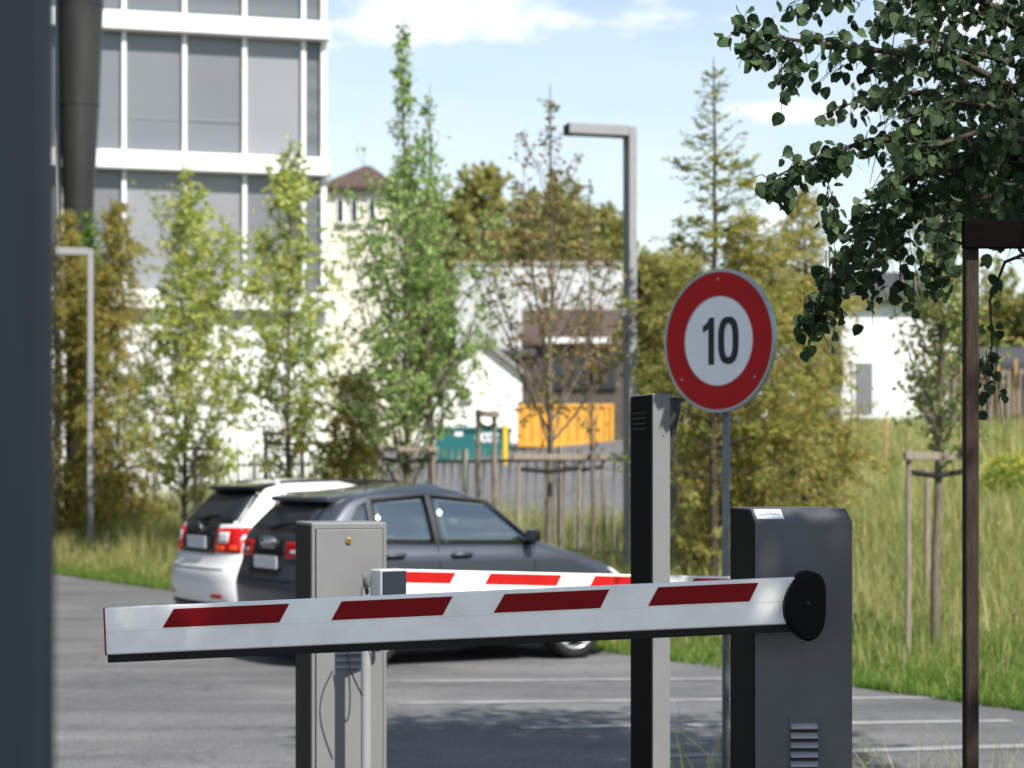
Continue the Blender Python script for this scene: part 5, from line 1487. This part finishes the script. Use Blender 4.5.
# the nearest leaves, one by one (a few blade shades shared between them)
aspen_obj = []
for k, cc in enumerate(((0.022, 0.044, 0.018), (0.038, 0.068, 0.028), (0.070, 0.112, 0.046), (0.028, 0.050, 0.024))):
    mlf = leaf_mat('leaf_aspen_%d' % k, [(0.0, cc), (1.0, cc)], 0.25, 0.55, 0.18)
    me = bpy.data.meshes.new('leaf'); me.from_pydata([tuple(v) for v in TV * np.array([0.92, 1, 1])], [], [tuple(int(i) for i in f) for f in TF]); me.update(); me.materials.append(mlf)
    aspen_obj.append(me)
for i in single:
    o = bpy.data.objects.new('leaf', aspen_obj[int(i) % 4]); col.objects.link(o); o.parent = cr
    s_ = float(size[i])
    M = Matrix(((Bx[i][0] * s_, Ay[i][0] * s_, Nz[i][0] * s_, P_all[i][0] - TB.x), (Bx[i][1] * s_, Ay[i][1] * s_, Nz[i][1] * s_, P_all[i][1] - TB.y), (Bx[i][2] * s_, Ay[i][2] * s_, Nz[i][2] * s_, P_all[i][2] - TB.z), (0, 0, 0, 1)))
    o.matrix_local = M
# its stake: brown post and dark cross beam
q = at(970.5, 480, 5.5); q.z = 0.05
sf = thing('tree_stake_frame', 'near brown wooden stake with dark cross beam under the hanging leaves', 'tree stake', q, 0, 'tree stake frames')
zb_ = CH + (HZ - 236) / F * 5.5 - q.z
MB().box((0, 0, (zb_ + 0.03) / 2), (0.036, 0.05, zb_ + 0.03)).build('stake', 'wood_brown', sf, bevel=0.004)
MB().box((0.42, -0.035, zb_), (0.90, 0.03, 0.076)).build('cross_rail', 'wood_dark', sf, bevel=0.004)
MB().box((0.84, 0, (zb_ + 0.03) / 2), (0.036, 0.05, zb_ + 0.03)).build('stake', 'wood_brown', sf, bevel=0.004)

# a second tree of the same row stands out of frame beside the camera; its crown shades the near arm
TB2 = Vector((3.0, 0.6, 0.0))
wood = []; LP = []; LA = []
nt2 = thing('poplar_tree', 'leafy roadside tree standing outside the picture beside the camera', 'tree', TB2)
wood.append((np.array([[3.0, 0.6, 0], [2.95, 0.7, 1.6], [2.85, 0.8, 3.0], [2.6, 1.0, 4.4], [2.4, 1.1, 5.6]]), np.array([0.08, 0.07, 0.06, 0.045, 0.015])))
upper_crown((2.0, 1.65, 5.0), (2.3, 1.1, 0.65), 300, (2.6, 1.1, 4.6), 17, (0.08, 0.25))
upper_crown((3.4, 3.9, 5.1), (0.75, 0.6, 0.7), 60, (3.7, 2.6, 4.7), 16, (0.1, 0.3))
P2 = np.concatenate(LP); A2 = np.concatenate(LA)
wood_mesh(wood, 0.0, 5).build('trunk', 'bark_dark', nt2, smooth=True, off=TB2)
V2, F2 = leaf_quads(P2 - np.array(TB2), A2, rgn.uniform(0.07, 0.11, len(P2)), 0.95, rgn)
o = np_mesh('crown', V2, F2, LM['aspen'], nt2); o['kind'] = 'stuff'

# ------------------------------------------------------------------ grass
GM = leaf_mat('grass_blades', [(0.0, (0.10, 0.14, 0.035)), (0.35, (0.18, 0.215, 0.06)), (0.65, (0.28, 0.285, 0.10)), (0.88, (0.41, 0.37, 0.17)), (1.0, (0.50, 0.44, 0.26))], 0.42, 0.6, 0.2)
GF = leaf_mat('grass_fresh', [(0.0, (0.06, 0.13, 0.02)), (0.5, (0.12, 0.21, 0.04)), (0.85, (0.20, 0.27, 0.06)), (1.0, (0.34, 0.33, 0.11))], 0.42, 0.6, 0.2)
GD = leaf_mat('grass_dry', [(0.0, (0.12, 0.16, 0.04)), (0.35, (0.22, 0.25, 0.07)), (0.65, (0.36, 0.34, 0.13)), (1.0, (0.52, 0.46, 0.26))], 0.42, 0.6, 0.2)
def blades(x, y, z, h, w, rg, lean=0.35):
    n = len(x); az = rg.uniform(0, 6.283, n); la = rg.uniform(0, 6.283, n); ln = h * rg.uniform(0.05, 1.0, n) ** 1.5 * lean * 2.2
    c, s_ = np.cos(az) * w / 2, np.sin(az) * w / 2
    lx, ly = np.cos(la) * ln, np.sin(la) * ln
    b0 = np.stack([x - c, y - s_, z - 0.02], 1); b1 = np.stack([x + c, y + s_, z - 0.02], 1)
    m0 = np.stack([x - c * 0.8 + lx * 0.3, y - s_ * 0.8 + ly * 0.3, z + h * 0.55], 1); m1 = np.stack([x + c * 0.8 + lx * 0.3, y + s_ * 0.8 + ly * 0.3, z + h * 0.55], 1)
    tp = np.stack([x + lx, y + ly, z + h], 1)
    V = np.stack([b0, b1, m0, m1, tp], 1).reshape(-1, 3)
    i = np.arange(n)[:, None] * 5
    Fq = np.concatenate([i + [[0, 1, 3]], i + [[0, 3, 2]], i + [[2, 3, 4]]], 1).reshape(-1, 3)
    return V, Fq
def patch_noise(x, y, rg_seed, sc):
    r_ = np.random.default_rng(rg_seed); out = np.zeros_like(x)
    for k in range(7):
        a, b, c = r_.uniform(-1, 1, 2).tolist() + [r_.uniform(0, 6.28)]
        out += np.sin((x * a + y * b) * sc * (1 + k * 0.6) * 2 + c)
    return out / 7
def grass_field(name, label, n, u0, u1, v0, v1, h0, h1, w, m, seed, upow=1.0, keep=None):
    rg = np.random.default_rng(seed)
    u = u0 + (u1 - u0) * rg.uniform(0, 1, n) ** upow; v = rg.uniform(v0, v1, n)
    x = E0.x + EU.x * u + ED.x * v; y = E0.y + EU.y * u + ED.y * v
    px = 512 + F * x / np.maximum(y, 1)
    ok = (y > 9) & (px > -160) & (px < 1400)
    if keep is not None: ok &= keep(u, v, x, y)
    pn = patch_noise(x, y, seed + 5, 1.3)
    ok &= rg.uniform(-0.9, 0.7, n) < pn + 0.35
    u, v, x, y, pn = u[ok], v[ok], x[ok], y[ok], pn[ok]
    z = gz_np(x, y)
    h = (h0 + (h1 - h0) * rg.uniform(0, 1, len(x)) ** 1.6) * (1 + 0.6 * pn) * np.clip(0.35 + np.abs(u) * 0.4, 0.35, 1)
    V, Fc = blades(x, y, z, h, w * rg.uniform(0.6, 1.3, len(x)), rg)
    o = np_mesh(name, V, Fc, m); tag(o, label, 'grass', None, 'stuff'); return o
notyard = lambda u, v, x, y: ~((u > 6.4) & (x / y > -0.066) & (x / y < 0.064))
grass_field('meadow_grass', 'tall yellow green meadow grass on the slope', 200000, 0.1, 9, -30, 14, 0.10, 0.42, 0.010, GM, 41, 1.0, notyard)
grass_field('meadow_grass', 'tall dry meadow grass further up the slope', 150000, 6, 26, -45, 16, 0.16, 0.48, 0.020, GD, 42, 1.0, notyard)
grass_field('meadow_grass', 'dry pale seed stalks standing among the meadow grass', 26000, 0.5, 10, -30, 12, 0.30, 0.62, 0.007, GD, 45, 1.0, notyard)
grass_field('meadow_grass', 'tall pale dry grass beside the pale street lamp', 30000, 0.25, 3.4, -30, -9.5, 0.30, 0.75, 0.012, GD, 46, 1.0)
grass_field('verge_grass', 'fresh green grass along the asphalt edge', 125000, -0.14, 1.5, -24, 13, 0.08, 0.28, 0.009, GF, 43, 1.4)
# weeds on the verge by the near barrier
rgv = np.random.default_rng(44)
n = 2600
x = rgv.uniform(0.65, 3.6, n); y = rgv.uniform(6.0, 8.7, n)
cl_ = patch_noise(x, y, 9, 3.0); ok = rgv.uniform(-0.8, 0.6, n) < cl_; x, y = x[ok], y[ok]
h = rgv.uniform(0.08, 0.42, len(x)) ** 1.0 * (1 + 0.5 * cl_[ok])
V, Fc = blades(x, y, np.full(len(x), 0.07), h, rgv.uniform(0.003, 0.007, len(x)), rgv, 0.5)
o = np_mesh('verge_grass', V, Fc, GM); tag(o, 'thin weeds growing at the foot of the near barrier housing', 'grass', None, 'stuff')
# yellow flowering shrub by the plank fence and white meadow flowers
FM = leaf_mat('petal_yellow', [(0.0, (0.30, 0.30, 0.04)), (0.6, (0.50, 0.44, 0.05)), (1.0, (0.65, 0.55, 0.08))])
WM = leaf_mat('petal_white', [(0.0, (0.6, 0.6, 0.58)), (1.0, (0.75, 0.75, 0.72))])
def blob_leaves(n, c, r, seed):
    rg = np.random.default_rng(seed); v = unit(rg.normal(size=(n, 3))) * (rg.uniform(0.3, 1, n) ** 0.5)[:, None] * np.array(r); v[:, 2] = np.abs(v[:, 2])
    return v + np.array(c), unit(v + rg.normal(0, 0.3, (n, 3))), rg
g = on_ground(1012, 26)
fb = thing('flowering_bush', 'yellow flowering bush at the meadow edge below the plank fence', 'bush', g)
P_, A_, rg = blob_leaves(1500, (0, 0, 0.05), (0.5, 0.4, 0.62), 51)
V, Fc = leaf_quads(P_, A_, rg.uniform(0.03, 0.07, len(P_)), 0.7, rg); o = np_mesh('foliage', V, Fc, GF, fb); o['kind'] = 'stuff'
P_, A_, rg = blob_leaves(700, (0, 0, 0.14), (0.5, 0.4, 0.62), 52)
V, Fc = leaf_quads(P_, A_, rg.uniform(0.03, 0.05, len(P_)), 0.9, rg); o = np_mesh('blossoms', V, Fc, FM, fb); o['kind'] = 'stuff'
MB().tube([(0, 0, -0.05), (0.02, 0, 0.3), (0.05, 0.02, 0.5)], [0.02, 0.015, 0.006], 6).build('stem', 'bark', fb)
rg = np.random.default_rng(53)
u = rg.uniform(0.4, 6, 120); v = rg.uniform(-16, 8, 120); x = E0.x + EU.x * u + ED.x * v; y = E0.y + EU.y * u + ED.y * v; z = gz_np(x, y) + rg.uniform(0.25, 0.5, 120)
P_ = np.repeat(np.stack([x, y, z], 1), 6, 0); A_ = unit(rg.normal(size=(len(P_), 3)))
V, Fc = leaf_quads(P_, A_, np.full(len(P_), 0.02), 0.6, rg); o = np_mesh('meadow_flowers', V, Fc, WM); tag(o, 'tiny white flowers dotted through the meadow grass', 'flowers', None, 'stuff')
